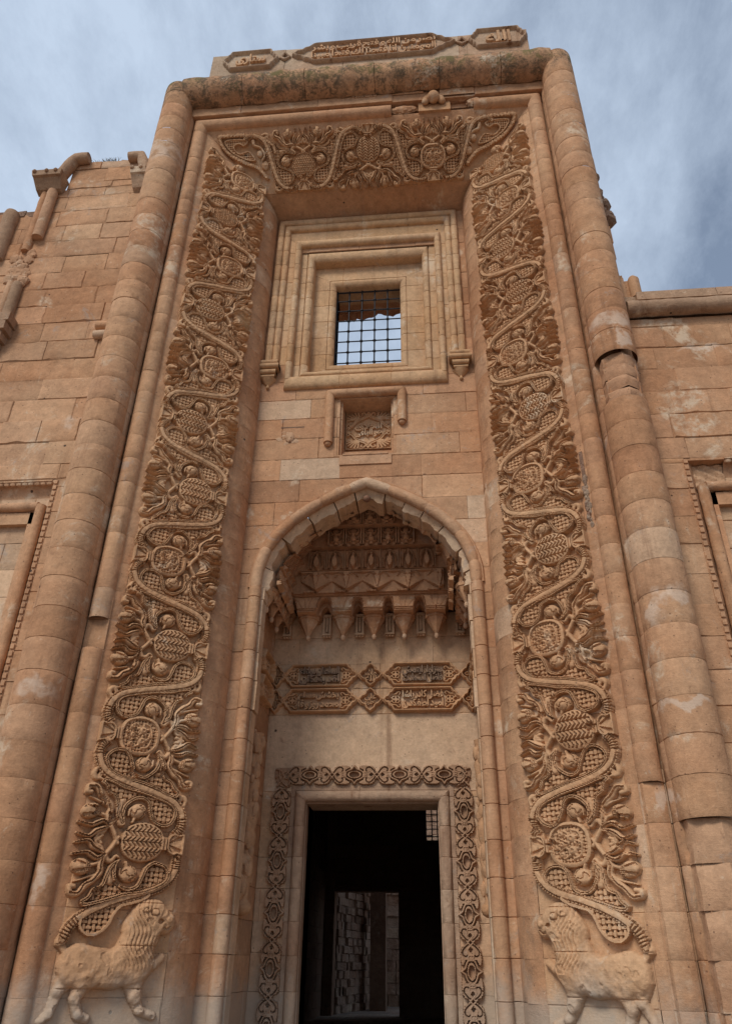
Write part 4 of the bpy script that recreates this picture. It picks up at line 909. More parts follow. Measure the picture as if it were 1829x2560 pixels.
def mk_ros(R0=.166, inner_=True):
    U, V = gridUV(-R0-.02, R0+.02, -R0-.02, R0+.02, .0065); s = poly_sd(U, V, ros(R0), 0); H = np.where((s > 0) & (s < .036), .075*np.sqrt(np.clip(1-((s-.018)/.018)**2, .15, 1)), 0)
    if inner_:
        for k in range(4):
            t = k*math.pi/2; H = np.maximum(H, st(U, V, [(.02*math.cos(t+.6), .02*math.sin(t+.6)), (.06*math.cos(t+.3), .06*math.sin(t+.3)), (.09*math.cos(t), .09*math.sin(t)), (.06*math.cos(t-.3), .06*math.sin(t-.3)), (.02*math.cos(t-.6), .02*math.sin(t-.6))], .009, .009, .040))
    return relief_mesh('rosette', U, V, H, M_CARV)
CA = mk_cart(); RO = mk_ros(inner_=False); RO2 = mk_ros(inner_=True); fy = (0, -1, 0)
TXT = {(0, 0): 'السلطان دولتله/لقد بندكان', (0, 1): 'سزاوار ايتمش/فاضل السعادت', (1, 0): 'بخشش مسلم/محمد روز و قا', (1, 1): 'فضل كادر پاشا/اميد لطفكدن'}
for r in (0, 1):
    z = 3.225 if r == 0 else 2.895
    for xk in (-.19, .135, -1.17, 1.135):
        lk = MB()
        for sg in (-1, 1): lk.tube([(xk-.05, BY-.03, z-.055*sg), (xk, BY-.045, z), (xk+.05, BY-.03, z+.055*sg)], .017, 8)
        lk.obj('rim_crossing', M_CARV, bw, 40)
    for c, xc in enumerate((-.695, .645)):
        o = inst('cartouche', CA, frame_m((xc, BY-.004, z), (1, 0, 0), (0, 0, 1), fy), bw)
        text_obj('lettering', TXT[(r, c)], .52, .215, frame_m((xc, BY-.003, z), (1, 0, 0), (0, 0, 1), fy), o, .052, M_SOOT2 if r == 0 else None, .024, 'sooty carved lettering' if r == 0 else None)
    o = inst('rosette', RO, frame_m((-.025, BY-.004, z), (1, 0, 0), (0, 0, 1), fy), bw); text_obj('lettering', 'ماشا/الله' if r == 0 else 'على/عظيم', .15, .15, frame_m((-.025, BY-.003, z), (1, 0, 0), (0, 0, 1), fy), o, .040, None, .010)
    for s in (-1, 1): inst('rosette', RO2, frame_m((s*1.265+.0, BY-.004, z), (.8, 0, 0), (0, 0, 1), fy), bw)
    for s in (-1, 1):
        o = inst('cartouche', mk_cart(.36, .145, False), frame_m((s*(JX-.003), .98, z), (0, s*-1, 0), (0, 0, 1), (-s, 0, 0)), JAM[s]); text_obj('lettering', 'سعادت دولت/مراد قلوب', .36, .2, frame_m((s*(JX-.003), .98, z), (0, s*-1, 0), (0, 0, 1), (-s, 0, 0)), o, .024, None, .016)
# panel in the small niche
U, V = gridUV(-.315, .315, -.32, .32, .006); H = np.full(U.shape, .006); s = poly_sd(U, V, [(0, .29), (.022, .235), (.10, .19), (.17, .15), (.225, .075), (.29, .02), (.29, -.02), (.225, -.075), (.17, -.15), (.10, -.19), (.022, -.235), (0, -.29), (-.022, -.235), (-.10, -.19), (-.17, -.15), (-.225, -.075), (-.29, -.02), (-.29, .02), (-.225, .075), (-.17, .15), (-.10, .19), (-.022, .235)], 4)
H = np.where(np.abs(s) < .022, .04-.010*(np.abs(s) < .006), H)
for sx in (-1, 1):
    for sy in (-1, 1):
        for k in range(6): an = R_(8+k*15); H = np.maximum(H, np.where(s < -.02, st(U, V, [(sx*.12, sy*.17), (sx*(.12+.11*math.cos(an)), sy*(.17+.07*math.sin(an))), (sx*min(.305, .12+.20*math.cos(an)), sy*min(.31, .16+.16*math.sin(an)))], .010, .017, .040, n=4), 0))
        H = np.maximum(H, st(U, V, [(sx*.03, sy*.26), (sx*.06, sy*.30), (sx*.095, sy*.285), (sx*.085, sy*.255)], .016, .010, .045)); H = np.maximum(H, st(U, V, [(sx*.27, sy*.03), (sx*.305, sy*.06), (sx*.29, sy*.095), (sx*.262, sy*.08)], .016, .010, .045))
H = np.where((np.abs(U) > .307) | (np.abs(V) > .312), .03, H)
pn = inst('inscribed_panel', relief_mesh('inscribed_panel', U, V, H, M_CARV), frame_m((.006, .33, 6.375), (1, 0, 0), (0, 0, 1), fy), niche)
text_obj('lettering', 'الخلاق/هو الباقى', .38, .22, frame_m((.006, .328, 6.375), (1, 0, 0), (0, 0, 1), fy), niche, .040, None, .022)
text_obj('lettering', 'ماشاالله', .40, .13, frame_m((0, -1.153, 11.99), (1, 0, 0), (0, 0, 1), fy), portal, .012, M_ST, .014)
# ------------------------------------------------------------------ doorway
def mk_tile(half=False):
    Lh = .27; U, V = gridUV(-Lh, Lh, -.118, .118, .0055); H = np.zeros(U.shape); A = np.abs(U)
    # serrated leaves either side of the crossing
    leafp = [(.270, .006), (.250, .055), (.22, .100), (.16, .110), (.10, .112), (.055, .095), (.075, .075), (.10, .060), (.105, .03), (.12, 0)]
    for sy in (-1, 1):
        s = poly_sd(A, V*sy, leafp, 3); ser = .004*np.sin(A*260); H = np.maximum(H, np.where(s > 0+ser, .034, 0))
    for sy in (-1, 1):
        g = st(A, V*sy, [(.262, .004), (.225, .060), (.185, .090), (.150, .082), (.140, .055), (.152, .035)], .006, .006, 1, n=6); H = np.where(g > 0, .010, H)
    H = np.where((A > .175) & (A < .215) & (np.abs(V) < (A-.175)*.8), .0, H)
    q = [(.118, 0), (.095, .035), (.060, .055), (.028, .068), (0, .108)]; 
    for sy in (-1, 1): H = np.where(poly_sd(A, V*sy, [(-.01, 0), (.105, 0), (.09, .035), (.05, .055), (.02, .07), (-.01, .105)], 0) > 0, .004, H)
    for sy in (-1, 1): H = np.maximum(H, st(A, V*sy, q, .012, .012, .040, n=6))
    r = np.abs(ell(U, V, (0, 0), .072, .040)-1); H = np.where(r < .17, .042, H)
    for dx in (.112, .135): rr3 = np.abs(np.hypot(A-dx, np.abs(V)-.012)-.014); H = np.maximum(H, np.where(rr3 < .0052, .040, 0))
    H = np.maximum(H, st(A, V, [(.15, .03), (.2, .035), (.27, -.03)], .009, .009, .038, n=5)); H = np.maximum(H, st(A, V, [(.15, -.03), (.2, -.035), (.27, .03)], .009, .009, .038, n=5))
    return relief_mesh('knotwork_tile', U, V, H, M_KNOT)
TL = mk_tile()
mb = MB()
B0 = (-.93, .93, -1.35, 1.79); B1 = (-.80, .80, -1.35, 1.66)
ks = [(-.985, .985, -1.35, 1.845, BY-.002), (-.985, .985, -1.35, 1.845, BY-.012), (-.935, .935, -1.35, 1.795, BY-.012), (-.93, .93, -1.35, 1.79, BY-.004)]+rollkeys(B0, B1, BY-.01, .06, 8)[1:]+[(*B1, BY+.03), (-.79, .79, -1.35, 1.645, BY+.03), (-.79, .79, -1.35, 1.645, 1.95)]
rings(mb, ks, bottom=False, tintf=lambda: (float(rng.uniform(.2, .6)), float(rng.uniform(.0, .25)), .2)); door = mb.obj('door_surround', M_DOOR, portal, 35)
XC = [-.76, -.21, .34, .88]
for x in XC: inst('knotwork_tile', TL, frame_m((x, BY-.004, 1.965), (1.02, 0, 0), (0, 0, .98), fy), door)
for s in (-1, 1):
    for z in (1.545, 1.005, .465, -.075, -.615, -1.1): inst('knotwork_tile', TL, frame_m((s*1.095, BY-.004, z), (0, 0, 1), (s, 0, 0), fy), door)
    U, V = gridUV(-.12, .12, -.13, .13, .0055); H = np.zeros(U.shape)
    for pts in ([(-.10, .10), (-.05, .05), (0, -.02), (.08, -.10)], [(.10, .10), (.03, .08), (-.02, .0), (-.09, -.03), (-.09, -.09)], [(-.11, .02), (-.04, .07), (.04, .03), (.10, .0)], [(-.06, -.1), (0, -.06), (.05, .02), (.05, .1)]): H = np.maximum(H, st(U, V, pts, .012, .012, .042))
    H = np.maximum(H, np.where((poly_sd(U, V, [(-.11, .11), (.0, .12), (.11, .10), (.10, -.02), (.03, -.10), (-.10, -.11), (-.08, 0)], 5) > 0) & (H == 0), .016, 0))
    inst('knotwork_corner', relief_mesh('knotwork_corner', U, V, H, M_KNOT), frame_m((s*1.095, BY-.004, 1.94), (s*.9, 0, 0), (0, 0, 1), fy), door)
# worn carved pendants on the niche jambs
def carved_pendant(m, s, zt):
    y = .72; x = s*1.30; g = np.random.default_rng(5+s)
    pts = []; rr = []; z = zt
    while z > .62: pts.append((x, y, z)); rr.append(.075+g.uniform(-.022, .014)); z -= .07
    pts += [(x, y, .56), (x, y, .50)]; rr += [.05, .085]; m.tube(pts, rr, 14, (.5, .05, .3)); m.ball((x-s*.01, y, .475), .088, 14, (1, 1, .85))
    for k in range(64):
        zz = g.uniform(.6, zt); an = g.uniform(0, 2*math.pi); lump(m, (x+.06*math.cos(an)*.9, y+.07*math.sin(an), zz), g.uniform(.028, .052), 6, 100+k, (1, 1, 1.8), (float(g.uniform(.2, .8)), .1, .3))
for s, zt in ((-1, 2.3), (1, 2.2)): one('carved_pendant', lambda m: carved_pendant(m, s, zt), M_CARV, portal, 45)
# ------------------------------------------------------------------ lions
def mk_lion(right=False):
    U, V = gridUV(-.10, 1.04, -.58, .52, .0075); b = BW; acc = np.zeros(U.shape); K_ = 26.0
    def cap_(x0, y0, x1, y1, r0, r1, hs=1.0):
        dx, dy = (x1-x0)*b, y1-y0; t = np.clip(((U-x0*b)*dx+(V-y0)*dy)/(dx*dx+dy*dy+1e-9), 0, 1); d = np.hypot(U-x0*b-t*dx, V-y0-t*dy); r = r0+(r1-r0)*t; q = np.clip(1-(d/r)**2, 0, 1); return np.sqrt(q)*r*hs
    parts = [(.19, -.07, .27, -.09, .165, .165, .8), (.27, -.085, .50, -.10, .16, .15, .85), (.50, -.10, .68, -.03, .155, .18, .9), (.66, .0, .73, .20, .175, .16, .95), (.71, .22, .79, .31, .155, .15, 1.0), (.80, .31, .915, .27, .13, .10, 1.1), (.63, .22, .71, .38, .10, .09, .9),
             (.16, -.12, .07, -.26, .11, .05, .75), (.07, -.26, .03, -.42, .048, .038, .9), (.03, -.42, -.03, -.47, .04, .03, 1), (.28, -.16, .22, -.31, .11, .052, .95), (.22, -.31, .27, -.43, .05, .042, 1.1), (.27, -.43, .345, -.455, .042, .036, 1.1),
             (.70, -.16, .735, -.30, .105, .06, .95), (.735, -.30, .79, -.40, .055, .04, 1), (.79, -.40, .92, -.44, .04, .034, 1), (.76, -.17, .87, -.06, .045, .04, .9), (.87, -.06, .935, -.005, .04, .036, 1), (.07, .03, -.0, .09, .035, .03, .9), (.0, .09, .035, .17, .032, .028, .9)]
    if right: parts[7] = (.12, -.12, .14, -.26, .10, .05, .75); parts[8] = (.14, -.26, .05, -.40, .048, .036, .9); parts[9] = (.05, -.40, -.03, -.50, .038, .03, 1)
    hs = np.stack([cap_(*p) for p in parts]); mxh = hs.max(0); H = np.where(mxh > 0, np.log(np.sum(np.where(hs > 0, np.exp(K_*hs)-1, 0), 0)+1)/K_, 0); H = (.15*(1-np.exp(-H/.11)))+.012*(mxh > 0)
    X = U/b; mane = (X > .50) & (V > -.12) & (mxh > .03)
    mreg = np.clip((X-.50)*8, 0, 1)*np.clip((V+.14)*8, 0, 1)*(X < .86)*(1-np.clip((X-.76)*14, 0, 1)*(V > .16))
    ph = (X*1.0+V*.28+.025*np.sin(V*23))*27*3.1416; H -= .018*mreg*np.clip(np.abs(np.sin(ph))*-1.5+1.0, 0, 1)*(mxh > .02)
    # face
    H -= .030*(ell(U, V, (.865*b, .275), .026, .020) < 1); H -= .016*(st(U, V, uv([(.90, .225), (.93, .215), (.965, .235)]), .008, .006, 1) > 0)
    H += dome(U, V, (.80*b, .345), .030, .022, .018)*(mxh > .02); H -= .012*(np.abs(ell(U, V, (.80*b, .345), .036, .028)-1) < .14)
    H += dome(U, V, (.71*b, .375), .042, .032, .025); H -= .014*(ell(U, V, (.71*b, .37), .018, .013) < 1)
    H += dome(U, V, (.95*b, .29), .030, .028, .016)*(mxh > .01)
    g = np.sin(U*37+2*np.sin(V*19))*np.sin(V*31+1.5*np.sin(U*27)); H = np.where(mxh > 0, H+.004*g, 0)
    gn = np.random.default_rng(17+right); er = np.zeros(U.shape)
    for q in range(60): fx_, fy_, p_ = gn.normal(0, 28), gn.normal(0, 28), gn.uniform(0, 6.28); er += np.sin(U*fx_+V*fy_+p_)
    e2 = np.zeros(U.shape)
    for q in range(60): fx_, fy_, p_ = gn.normal(0, 110), gn.normal(0, 80), gn.uniform(0, 6.28); e2 += np.sin(U*fx_+V*fy_+p_)
    er /= 7; e2 /= 7; H = np.where(mxh > 0, np.maximum(H+.0055*er+.0015*e2-.010*(er > 1.1), .008), 0)
    for zc in (-.6, -.27, .05, .385): H = np.where((np.abs(V-(9.73-.334*29-.015+zc*0)-0-zc+.044*0) < .004) & (H > 0), H-.012, H)
    H = damage(U, V, H, gn, 7, .05) if False else H
    H = np.where((H > 0) & (H < .03), H*.8+.012, H)
    return relief_mesh('carved_lion', U, V, H, M_CARV, 60)
for m in (-1, 1):
    eu, ev, en = side_frame(m); O0 = np.array([m*2.47, -.97, .015]); inst('carved_lion', mk_lion(m > 0), frame_m(O0+en*.004, eu, ev, en), portal, 'carved lion %s facing the doorway' % ('on the left' if m < 0 else 'on the right'))
# ------------------------------------------------------------------ inscribed parapet above the roll
mb = MB(); XP = [-2.73, -1.42, -.4, .55, 1.58, 2.75]
for a_, b_ in zip(XP[:-1], XP[1:]):
    t = rtint(.5); blocks(mb, lambda x, z, h: np.stack([x, -1.0-h+0*x, z+.015*np.sin(x*3)*(z > 13.5)], -1), [(a_, b_, 12.6, 13.83+rng.uniform(-.03, .02))], ds=.1, dt=.1); mb.box((a_+.004, -.985, 12.6), (b_-.004, -.70, 13.80), t)
par = mb.obj('inscribed_parapet', M_PAR, portal, 30)
def pcart(xc, zc, L_, W_, txt, tw, th):
    U, V = gridUV(-L_-.03, L_+.03, -W_-.03, W_+.03, .011); s = poly_sd(U, V, lob(L_, W_), 0); H = np.where((s > 0) & (s < .055), .075*np.sqrt(np.clip(1-((s-.027)/.028)**2, .2, 1)), 0); H = np.where(s >= .055, .012, H)
    o = inst('cartouche', relief_mesh('cartouche', U, V, H, M_PAR), frame_m((xc, -1.0, zc), (1, 0, 0), (0, 0, 1), fy), par); text_obj('lettering', txt, tw, th, frame_m((xc, -1.005, zc), (1, 0, 0), (0, 0, 1), fy), o, .055, M_CARV, .018)
pcart(-2.02, 13.53, .50, .27, 'ستارى', .52, .26); pcart(.12, 13.57, 1.42, .29, 'نصر من الله و فتح قريب و بشر/المومنين انا فتحنا لك فتحا مبينا', 2.15, .42); pcart(2.25, 13.58, .50, .27, 'الله', .42, .28)
mb = MB()
for x in (-1.42, 1.64): mb.tube([(x-.08, -1.01, 13.56), (x, -1.03, 13.66), (x+.08, -1.01, 13.56), (x, -1.03, 13.47), (x-.08, -1.01, 13.56)], .03, 8)
mb.obj('knot_link', M_PAR, par, 40)
print('portal done')
# ------------------------------------------------------------------ wing walls
WY = -1.06
def wall_blocks(mb, x0, x1, z0, z1, y=WY, topf=None, **k):
    rc = bond(x0, x1, courses(z0, z1), .45, 1.0)
    blocks(mb, lambda x, z, h: np.stack([x, y-h+0*x, z], -1), [r for r in rc if topf is None or topf(r)], ds=.12, dt=.11, **k)
# left wall
mb = MB()
def ltop(r):
    x = (r[0]+r[1])/2; z = r[3]; lim = 10.95 if x > -4.55 else (10.3 if x > -4.98 else 9.78); return z <= lim+.01
wall_blocks(mb, -9, -3.10, 4.84, 9.79, off=.008, pale=.05, chip=2.0)
wall_blocks(mb, -4.98, -3.10, 9.73, 10.25, off=.006, pale=.1, chip=1.2); wall_blocks(mb, -4.62, -3.10, 10.25, 10.90, off=.010, pale=.25, chip=1.5)
wall_blocks(mb, -3.52, -3.10, GZ, 4.84, off=.004, pale=.05)
lw = mb.obj('facing', M_ST, left_wall, 30)
mb = MB(); mb.box((-9, WY+.30, GZ), (-3.1, .6, 4.80)); mb.box((-3.5, WY+.012, GZ), (-3.1, .6, 4.80)); mb.box((-9, WY+.012, 4.80), (-3.1, .6, 9.70)); mb.box((-4.97, WY+.012, 9.7), (-3.1, .5, 10.2)); mb.box((-4.60, WY+.012, 10.2), (-3.1, .4, 10.84))
mb.obj('wall_core', M_ST, left_wall, 0)
mb = MB(); x = -9
while x < -5.0: x2 = x+rng.uniform(.15, .4); mb.box((x, WY+.0, 9.68), (min(x2, -4.98), .1, 9.76+rng.uniform(0, .09)), rtint(.3), jit=.012); x = x2
x = -4.3
while x < -3.75: x2 = x+rng.uniform(.15, .3); mb.box((x, WY+.03, 10.82), (x2, -.6, 10.90+rng.uniform(0, .05)), rtint(.3), jit=.012); x = x2
mb.obj('broken_wall_top', M_RUB, left_wall, 0)
def roll(name, pts, r, mat, par, lab=None, seg=16):
    mb = MB(); n = len(pts)
    P = np.array(pts, float); out_p, out_r = [], []
    for i in range(n-1):
        L_ = np.linalg.norm(P[i+1]-P[i]); k = max(2, int(L_/.08))
        for q in range(k): out_p.append(P[i]+(P[i+1]-P[i])*q/k); out_r.append(r*(1+.05*rng.uniform(-1, 1)))
    out_p.append(P[-1]); out_r.append(r*.9); mb.tube([tuple(q) for q in out_p], out_r, seg, rtint(.1)); return mb.obj(name, mat, par, 45, lab)
LI2 = stone('weathered_sandstone', dirt=1.6, bump=1.4, gray=0, a=(.32, .20, .12), b=(.42, .28, .18))
roll('vertical_roll', [(-4.93, WY-.01, 8.86), (-4.93, WY-.01, 10.16)], .066, M_ST, left_wall); roll('vertical_roll', [(-4.79, WY-.05, 9.10), (-4.79, WY-.05, 10.16)], .080, M_ST, left_wall)
roll('vertical_roll', [(-4.97, WY-.01, 7.45), (-4.97, WY-.01, 8.22)], .062, M_ST, left_wall); roll('vertical_roll', [(-4.84, WY-.04, 7.45), (-4.84, WY-.04, 8.15)], .078, LI2, left_wall)
roll('vertical_roll', [(-5.34, WY-.03, 8.7), (-5.34, WY-.03, 9.72)], .115, LI2, left_wall)
roll('gable_roll', [(-4.80, WY-.05, 10.42), (-4.62, WY-.06, 10.84), (-4.56, WY-.07, 10.90), (-4.36, WY-.07, 10.91)], .10, LI2, left_wall, 'broken roll rising from its corbel')
roll('gable_roll', [(-3.70, WY-.06, 10.86), (-3.50, WY-.06, 10.86), (-3.42, WY-.05, 10.62), (-3.36, WY-.03, 10.46)], .088, LI2, left_wall)
def lcorb(m, x0, x1, z0, z1, d=.28):
    h = z1-z0; pr = [(0, 0), (.35, .12), (.62, .45), (.75, .62), (.9, .66), (.96, 1.0), (0, 1.0)]
    n = len(pr); V_ = []; 
    for x, k in ((x0, 0), (x1, 1)):
        for a_, b_ in pr: V_.append((x+(1-2*k)*(.05*(1-b_)), WY+.01-d*a_, z0+h*b_))
    m.add(V_, [list(range(n)), list(range(n, 2*n))[::-1]]+[[i, i+n, (i+1) % n+n, (i+1) % n] for i in range(n)], (.4, .1, .2)); [m.ball((x0+(x1-x0)*q, WY-d*.9, z1-.02), .035, 8) for q in (.1, .5, .8)]
one('corbel', lambda m: lcorb(m, -5.10, -4.62, 10.14, 10.42), LI2, left_wall, 25); one('corbel', lambda m: lcorb(m, -3.56, -3.22, 10.05, 10.42, .22), LI2, left_wall, 25)
def lcorb2(m):
    for k, (z0, z1, w_, d_) in enumerate(((7.30, 7.44, .24, .20), (7.15, 7.29, .21, .20), (7.02, 7.14, .17, .16), (6.90, 7.01, .12, .12))): m.box((-4.90-w_, WY-d_, z0), (-4.90+w_*.9, WY+.05, z1), (.5, .05, .3), jit=.006)
one('corbel', lcorb2, LI2, left_wall, 0)
mb = MB()
for k in range(22): lump(mb, (-4.92+rng.uniform(-.14, .14), WY-.005, rng.uniform(8.3, 8.85)), rng.uniform(.05, .10), 6, 300+k, (1, .5, 1), (.5, .1, .3))
for k in range(6): lump(mb, (-4.80+rng.uniform(-.05, .05), WY-.03, 8.15+rng.uniform(-.02, .12)), .07, 6, 330+k, (1, .8, 1), (.5, .2, .3))
mb.obj('broken_masonry', M_ST, left_wall, 20)
for z in (7.255, 7.09): roll('short_roll', [(-3.52, WY-.03, z), (-3.18, WY-.03, z)], .062, M_ST, left_wall)
mb = MB()       # chipped lumps fringing the rolls and dark holes
# rectangular window panels at both outer edges
def wing_window(parent, m, x0, zt, broken):
    """m=-1 left, 1 right; x0 = |x| of the bead strip; the frame runs outwards beyond the picture"""
    X = lambda a_: m*a_
    def bx(mb, xa, xb, ya, yb, za, zb, t=None): mb.box((min(X(xa), X(xb)), ya, za), (max(X(xa), X(xb)), yb, zb), t or rtint(.05))
    mb = MB(); blocks(mb, lambda x, z, h: np.stack([x, WY+.13-h+0*x, z], -1), bond(*sorted((X(x0+.10), X(x0+3))), courses(GZ, zt), .4, .9), off=.002, pale=.2)
    mb.obj('recessed_panel', M_PALE, parent, 30)
    mb = MB(); bx(mb, x0+.18, x0+3, WY+.15, WY+.4, GZ, zt); mb.obj('wall_core', M_ST, parent, 0)
    # cavetto cornice with a scalloped edge, then roll and fascia
    xa, xb = x0+.06, x0+3; xs0 = x0+.42 if broken else xa; a_ = np.linspace(0, math.pi/2, 9); G = []
    for x in np.linspace(xs0, xb, 12): G.append([(X(x), WY+.02-.0+.12*math.sin(t), zt-.02-.26*(1-math.cos(t))) for t in a_])
    mb = MB(); mb.grid(np.array(G), (.45, .1, .3), flip=(m < 0)); bx(mb, xs0, xb, WY-.002, WY+.15, zt-.018, zt+.0)
    x = xs0+.04
    while x < xb: mb.ball((X(x), WY+.03, zt-.03), .045, 8, (1, .6, .7), (.5, .1, .3)); x += .075
    mb.obj('cavetto_cornice', M_ST, parent, 35)
    if broken:
        mb = MB(); blocks(mb, lambda x, z, h: np.stack([X(x), WY+.11-h+.015*np.sin(x*40+z*55)+0*x, z], -1), [(x0+.06, xs0, zt-.34, zt-.03)], ds=.03, dt=.03); mb.obj('plaster_patch', M_PALE, parent, 40, 'pale rough patch where the cornice broke away')
    roll('frame_roll', [(X(x0+.17), WY+.05, zt-.34), (X(x0+3), WY+.05, zt-.34)], .055, M_ST, parent); roll('frame_roll', [(X(x0+.14), WY+.05, zt-.33), (X(x0+.14), WY+.05, zt-1.0), (X(x0+.14), WY+.05, -1.2)], .058, M_ST, parent)
    mb = MB(); bx(mb, x0+.21, x0+3, WY+.06, WY+.2, zt-.56, zt-.41); bx(mb, x0+.21, x0+.26, WY+.06, WY+.2, GZ, zt-.41); mb.obj('fascia', M_ST, parent, 0)
    # bevel and bead strip
    mb = MB(); z = zt-.02
    bxz = courses(GZ, zt)
    blocks(mb, lambda z, t, h: np.stack([X(x0+.02+t*.6), WY-h+.0+t*.8, z], -1), [(p, q, 0, .14) for p, q in zip(bxz[:-1], bxz[1:])], dt=.05); mb.obj('bevelled_jamb', M_ST, parent, 30)
    mb = MB(); bx(mb, x0-.026, x0+.028, WY-.006, WY+.02, -1.0, z, (.5, .05, .3))
    while z > -1.0:
        if rng.random() > .06: bx(mb, x0-.020, x0+.022, WY-.022, WY+.02, z-.050, z, (.5, .05, .3))
        z -= .078
    mb.obj('bead_strip', M_ST, parent, 0)
wing_window(left_wall, -1, 3.52, 4.83, False)
# right wall
mb = MB(); wall_blocks(mb, 3.18, 9, 4.78, 6.86, off=.008, pale=.10, chip=2.0); wall_blocks(mb, 3.18, 3.60, GZ, 4.78, off=.006, pale=.1, chip=1.0); mb.obj('facing', M_ST, right_wall, 30)
mb = MB(); mb.box((3.18, WY+.30, GZ), (9, .6, 4.75)); mb.box((3.18, WY+.012, GZ), (3.58, .6, 4.75)); mb.box((3.18, WY+.012, 4.75), (9, .6, 6.8)); mb.obj('wall_core', M_ST, right_wall, 0)
wing_window(right_wall, 1, 3.60, 4.77, True)
roll('cornice_roll', [(3.32, WY-.07, 6.965), (5.2, WY-.07, 6.965)], .105, LI2, right_wall); roll('cornice_roll', [(5.2, WY-.07, 6.965), (9, WY-.07, 6.965)], .105, LI2, right_wall)
mb = MB(); x = 3.46
while x < 9: x2 = x+rng.uniform(.6, 1.0); mb.box((x, WY-.13, 7.07), (x2-.006, .4, 7.20), rtint(.4), jit=.006); x = x2
mb.box((3.25, WY-.06, 7.05), (3.46, .4, 7.19), rtint(.1), jit=.004); mb.obj('cornice_slab', LI2, right_wall, 0)
mb = MB(); mb.box((3.24, WY-.03, 7.19), (3.38, -.3, 7.56), rtint(.1), jit=.004); mb.tube([(3.50, WY-.02, 7.20), (3.50, WY-.02, 7.52), (3.49, WY-.01, 7.56)], [.07, .07, .05], 14, rtint(.1)); mb.box((3.38, WY+.0, 7.19), (3.50, -.3, 7.54), rtint(.1), jit=.004); mb.obj('upright_moulding', M_ST, right_wall, 30)
mb = MB(); z = 7.2
while z < 9.1: z2 = z+.33; mb.box((3.2, -.86, z), (3.44+rng.uniform(-.03, .05)-.02*(z-7.2), -.2, z2-.005), rtint(.3), jit=.012); z = z2
mb.obj('side_masonry', M_ST, right_wall, 0)
mb = MB()
for k in range(60): z = rng.uniform(8.95, 10.35); lump(mb, (3.37+rng.uniform(-.08, .12)-(z-9)*.03, -.62+rng.uniform(-.12, .3), z), rng.uniform(.07, .13), 6, 500+k, (1, 1, .7), rtint(.1))
mb.obj('rubble_core', M_RUB, right_wall, 20)
# ------------------------------------------------------------------ ground, vestibule and the court seen through the door
mb = MB(); mb.add([(-400, -400, GZ), (400, -400, GZ), (400, 400, GZ), (-400, 400, GZ)], [[0, 1, 2, 3]]); g = mb.obj('ground', M_EARTH, None, 0); tag(g, kind='structure')
FZ = -1.15
mb = MB()
blocks(mb, lambda x, y, h: np.stack([x, y, FZ+h+0*x], -1), bond(-5, 5, [1.5+.8*k for k in range(40)], .6, 1.2), ds=.4, dt=.4, off=.004)
mb.box((-1.6, .6, GZ), (1.6, 1.5, FZ-.004)); fl = mb.obj('floor', M_EARTH, None, 0); tag(fl, kind='structure')
vest = empty('vestibule', 'dark masonry vestibule seen through the doorway, with a far opening and a barred window', 'building', (0, 8, FZ))
mb = MB()
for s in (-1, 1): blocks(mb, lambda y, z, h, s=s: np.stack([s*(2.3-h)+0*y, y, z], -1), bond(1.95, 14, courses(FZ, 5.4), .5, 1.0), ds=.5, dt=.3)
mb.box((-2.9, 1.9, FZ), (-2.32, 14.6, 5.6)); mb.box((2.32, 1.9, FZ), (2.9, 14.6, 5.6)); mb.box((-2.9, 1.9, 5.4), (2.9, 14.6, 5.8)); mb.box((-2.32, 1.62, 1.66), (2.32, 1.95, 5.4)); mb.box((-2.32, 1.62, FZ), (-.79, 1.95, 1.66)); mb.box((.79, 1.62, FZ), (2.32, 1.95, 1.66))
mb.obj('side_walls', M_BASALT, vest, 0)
def vh(x, z): return ~(((x > -2.05) & (x < -.37) & (z < 1.6)) | ((x > .40) & (x < 1.0) & (z > 2.85) & (z < 3.9)))
mb = MB(); zs = sorted(courses(FZ, 5.4)+[1.6, 2.85, 3.9])
for z0, z1 in zip(zs[:-1], zs[1:]):
    for (a_, b_) in ((-2.3, -2.05), (-2.05, -.37), (-.37, .40), (.40, 1.0), (1.0, 2.3)):
        if not vh(np.array((a_+b_)/2), np.array((z0+z1)/2)): continue
        blocks(mb, lambda x, z, h: np.stack([x, 14-h+0*x, z], -1), [(a_, b_, z0, z1)], ds=.5, dt=.3); mb.box((a_, 14.02, z0), (b_, 14.5, z1), (.3, 0, .3))
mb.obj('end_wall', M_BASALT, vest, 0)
mb = MB()
for x in (.55, .70, .85): mb.tube([(x, 14.1, 2.85), (x, 14.1, 3.9)], .016, 6)
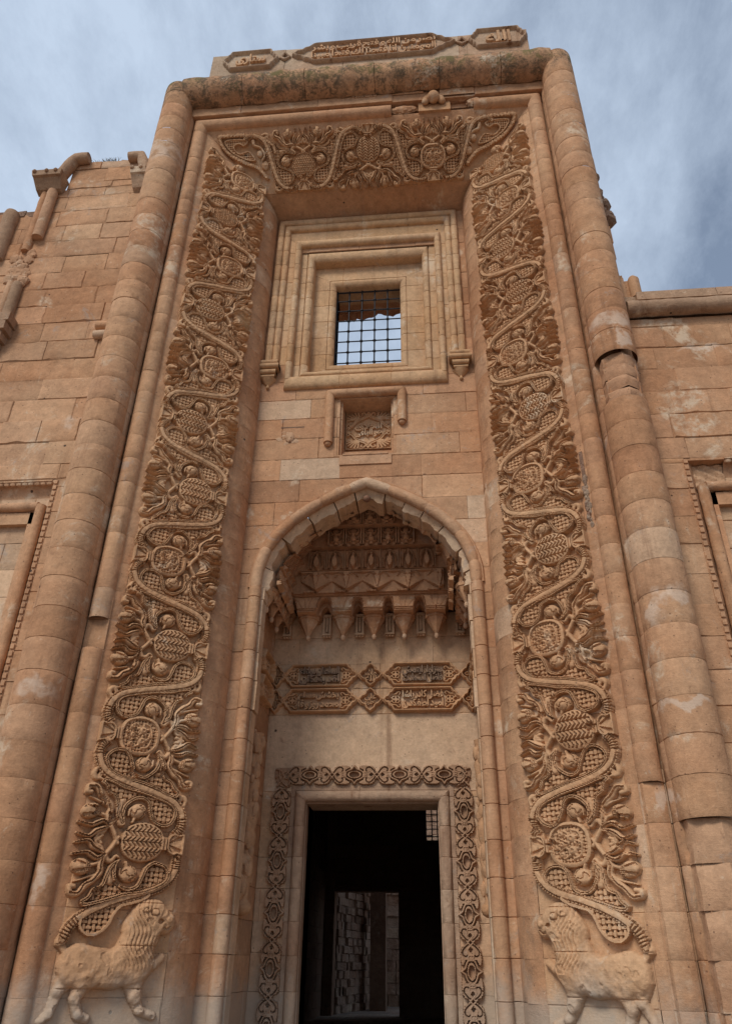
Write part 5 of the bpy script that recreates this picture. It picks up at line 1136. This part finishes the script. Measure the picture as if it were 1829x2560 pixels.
for k in range(6): mb.tube([(.4, 14.1, 2.95+.19*k), (1.0, 14.1, 2.95+.19*k)], .014, 6)
mb.obj('window_grille', M_IRON, vest, 50)
vest['kind'] = 'thing'
court = empty('courtyard_wall', 'rubble stone court walls glimpsed through the far opening', 'wall', (-1, 18, FZ))
mb = MB()
blocks(mb, lambda y, z, h: np.stack([-2.05+.22*(y-14.5)+h+0*y, y, z], -1), bond(14.6, 19, [FZ+.19*k for k in range(34)], .2, .5), ds=.12, dt=.09, off=.06, depth=.04, chip=3); G0 = np.array([[(-2.16+.22*(y-14.5), y, z) for z in (FZ, 6)] for y in (14.5, 19.2)]); mb.grid(G0, (0, 0, .4)); mb.obj('rubble_side', M_RUB, court, 30)
mb = MB(); blocks(mb, lambda x, z, h: np.stack([x, 19-h+0*x, z], -1), bond(-2.5, 2.2, [FZ+.30*k for k in range(22)], .3, .6), ds=.15, dt=.12, off=.05, depth=.05, pale=.3, chip=3); mb.obj('rubble_face', M_RUB, court, 30)
mb = MB(); mb.box((-2.6, 14.51, FZ), (-2.12, 19.3, 6), (0, 0, .3)); mb.box((-1.75, 17.5, FZ), (-1.30, 19.3, 6), (0, 0, .3)); mb.box((-2.6, 19.08, FZ), (2.4, 19.4, 6), (0, 0, .3)); mb.obj('rubble_backing', M_BASALT, court, 0)
mb = MB(); mb.box((-1.32, 16.5, FZ), (-.88, 17.0, 5), (.0, 0, 0)); mb.obj('dark_pier', M_BASALT, court, 0)
court['kind'] = 'thing'
# grass tufts on the broken left wall
mb = MB()
for k in range(60):
    x = -4.05+rng.uniform(-.12, .12) if k < 40 else -4.2+rng.uniform(-.2, .3); a_ = rng.uniform(-.9, .9); l = rng.uniform(.05, .13); p = (x, WY+.05, 10.88); mb.tube([p, (x+l*.4*a_, WY+.03, 10.88+l*.7), (x+l*a_, WY+.0, 10.88+l)], [.004, .003, .001], 4)
gs = mb.obj('dry_grass', plain('dry_grass', (.16, .13, .07)), None, 0); tag(gs, 'thin dry grass growing on the broken wall top', 'grass', kind='stuff')
print('all built')
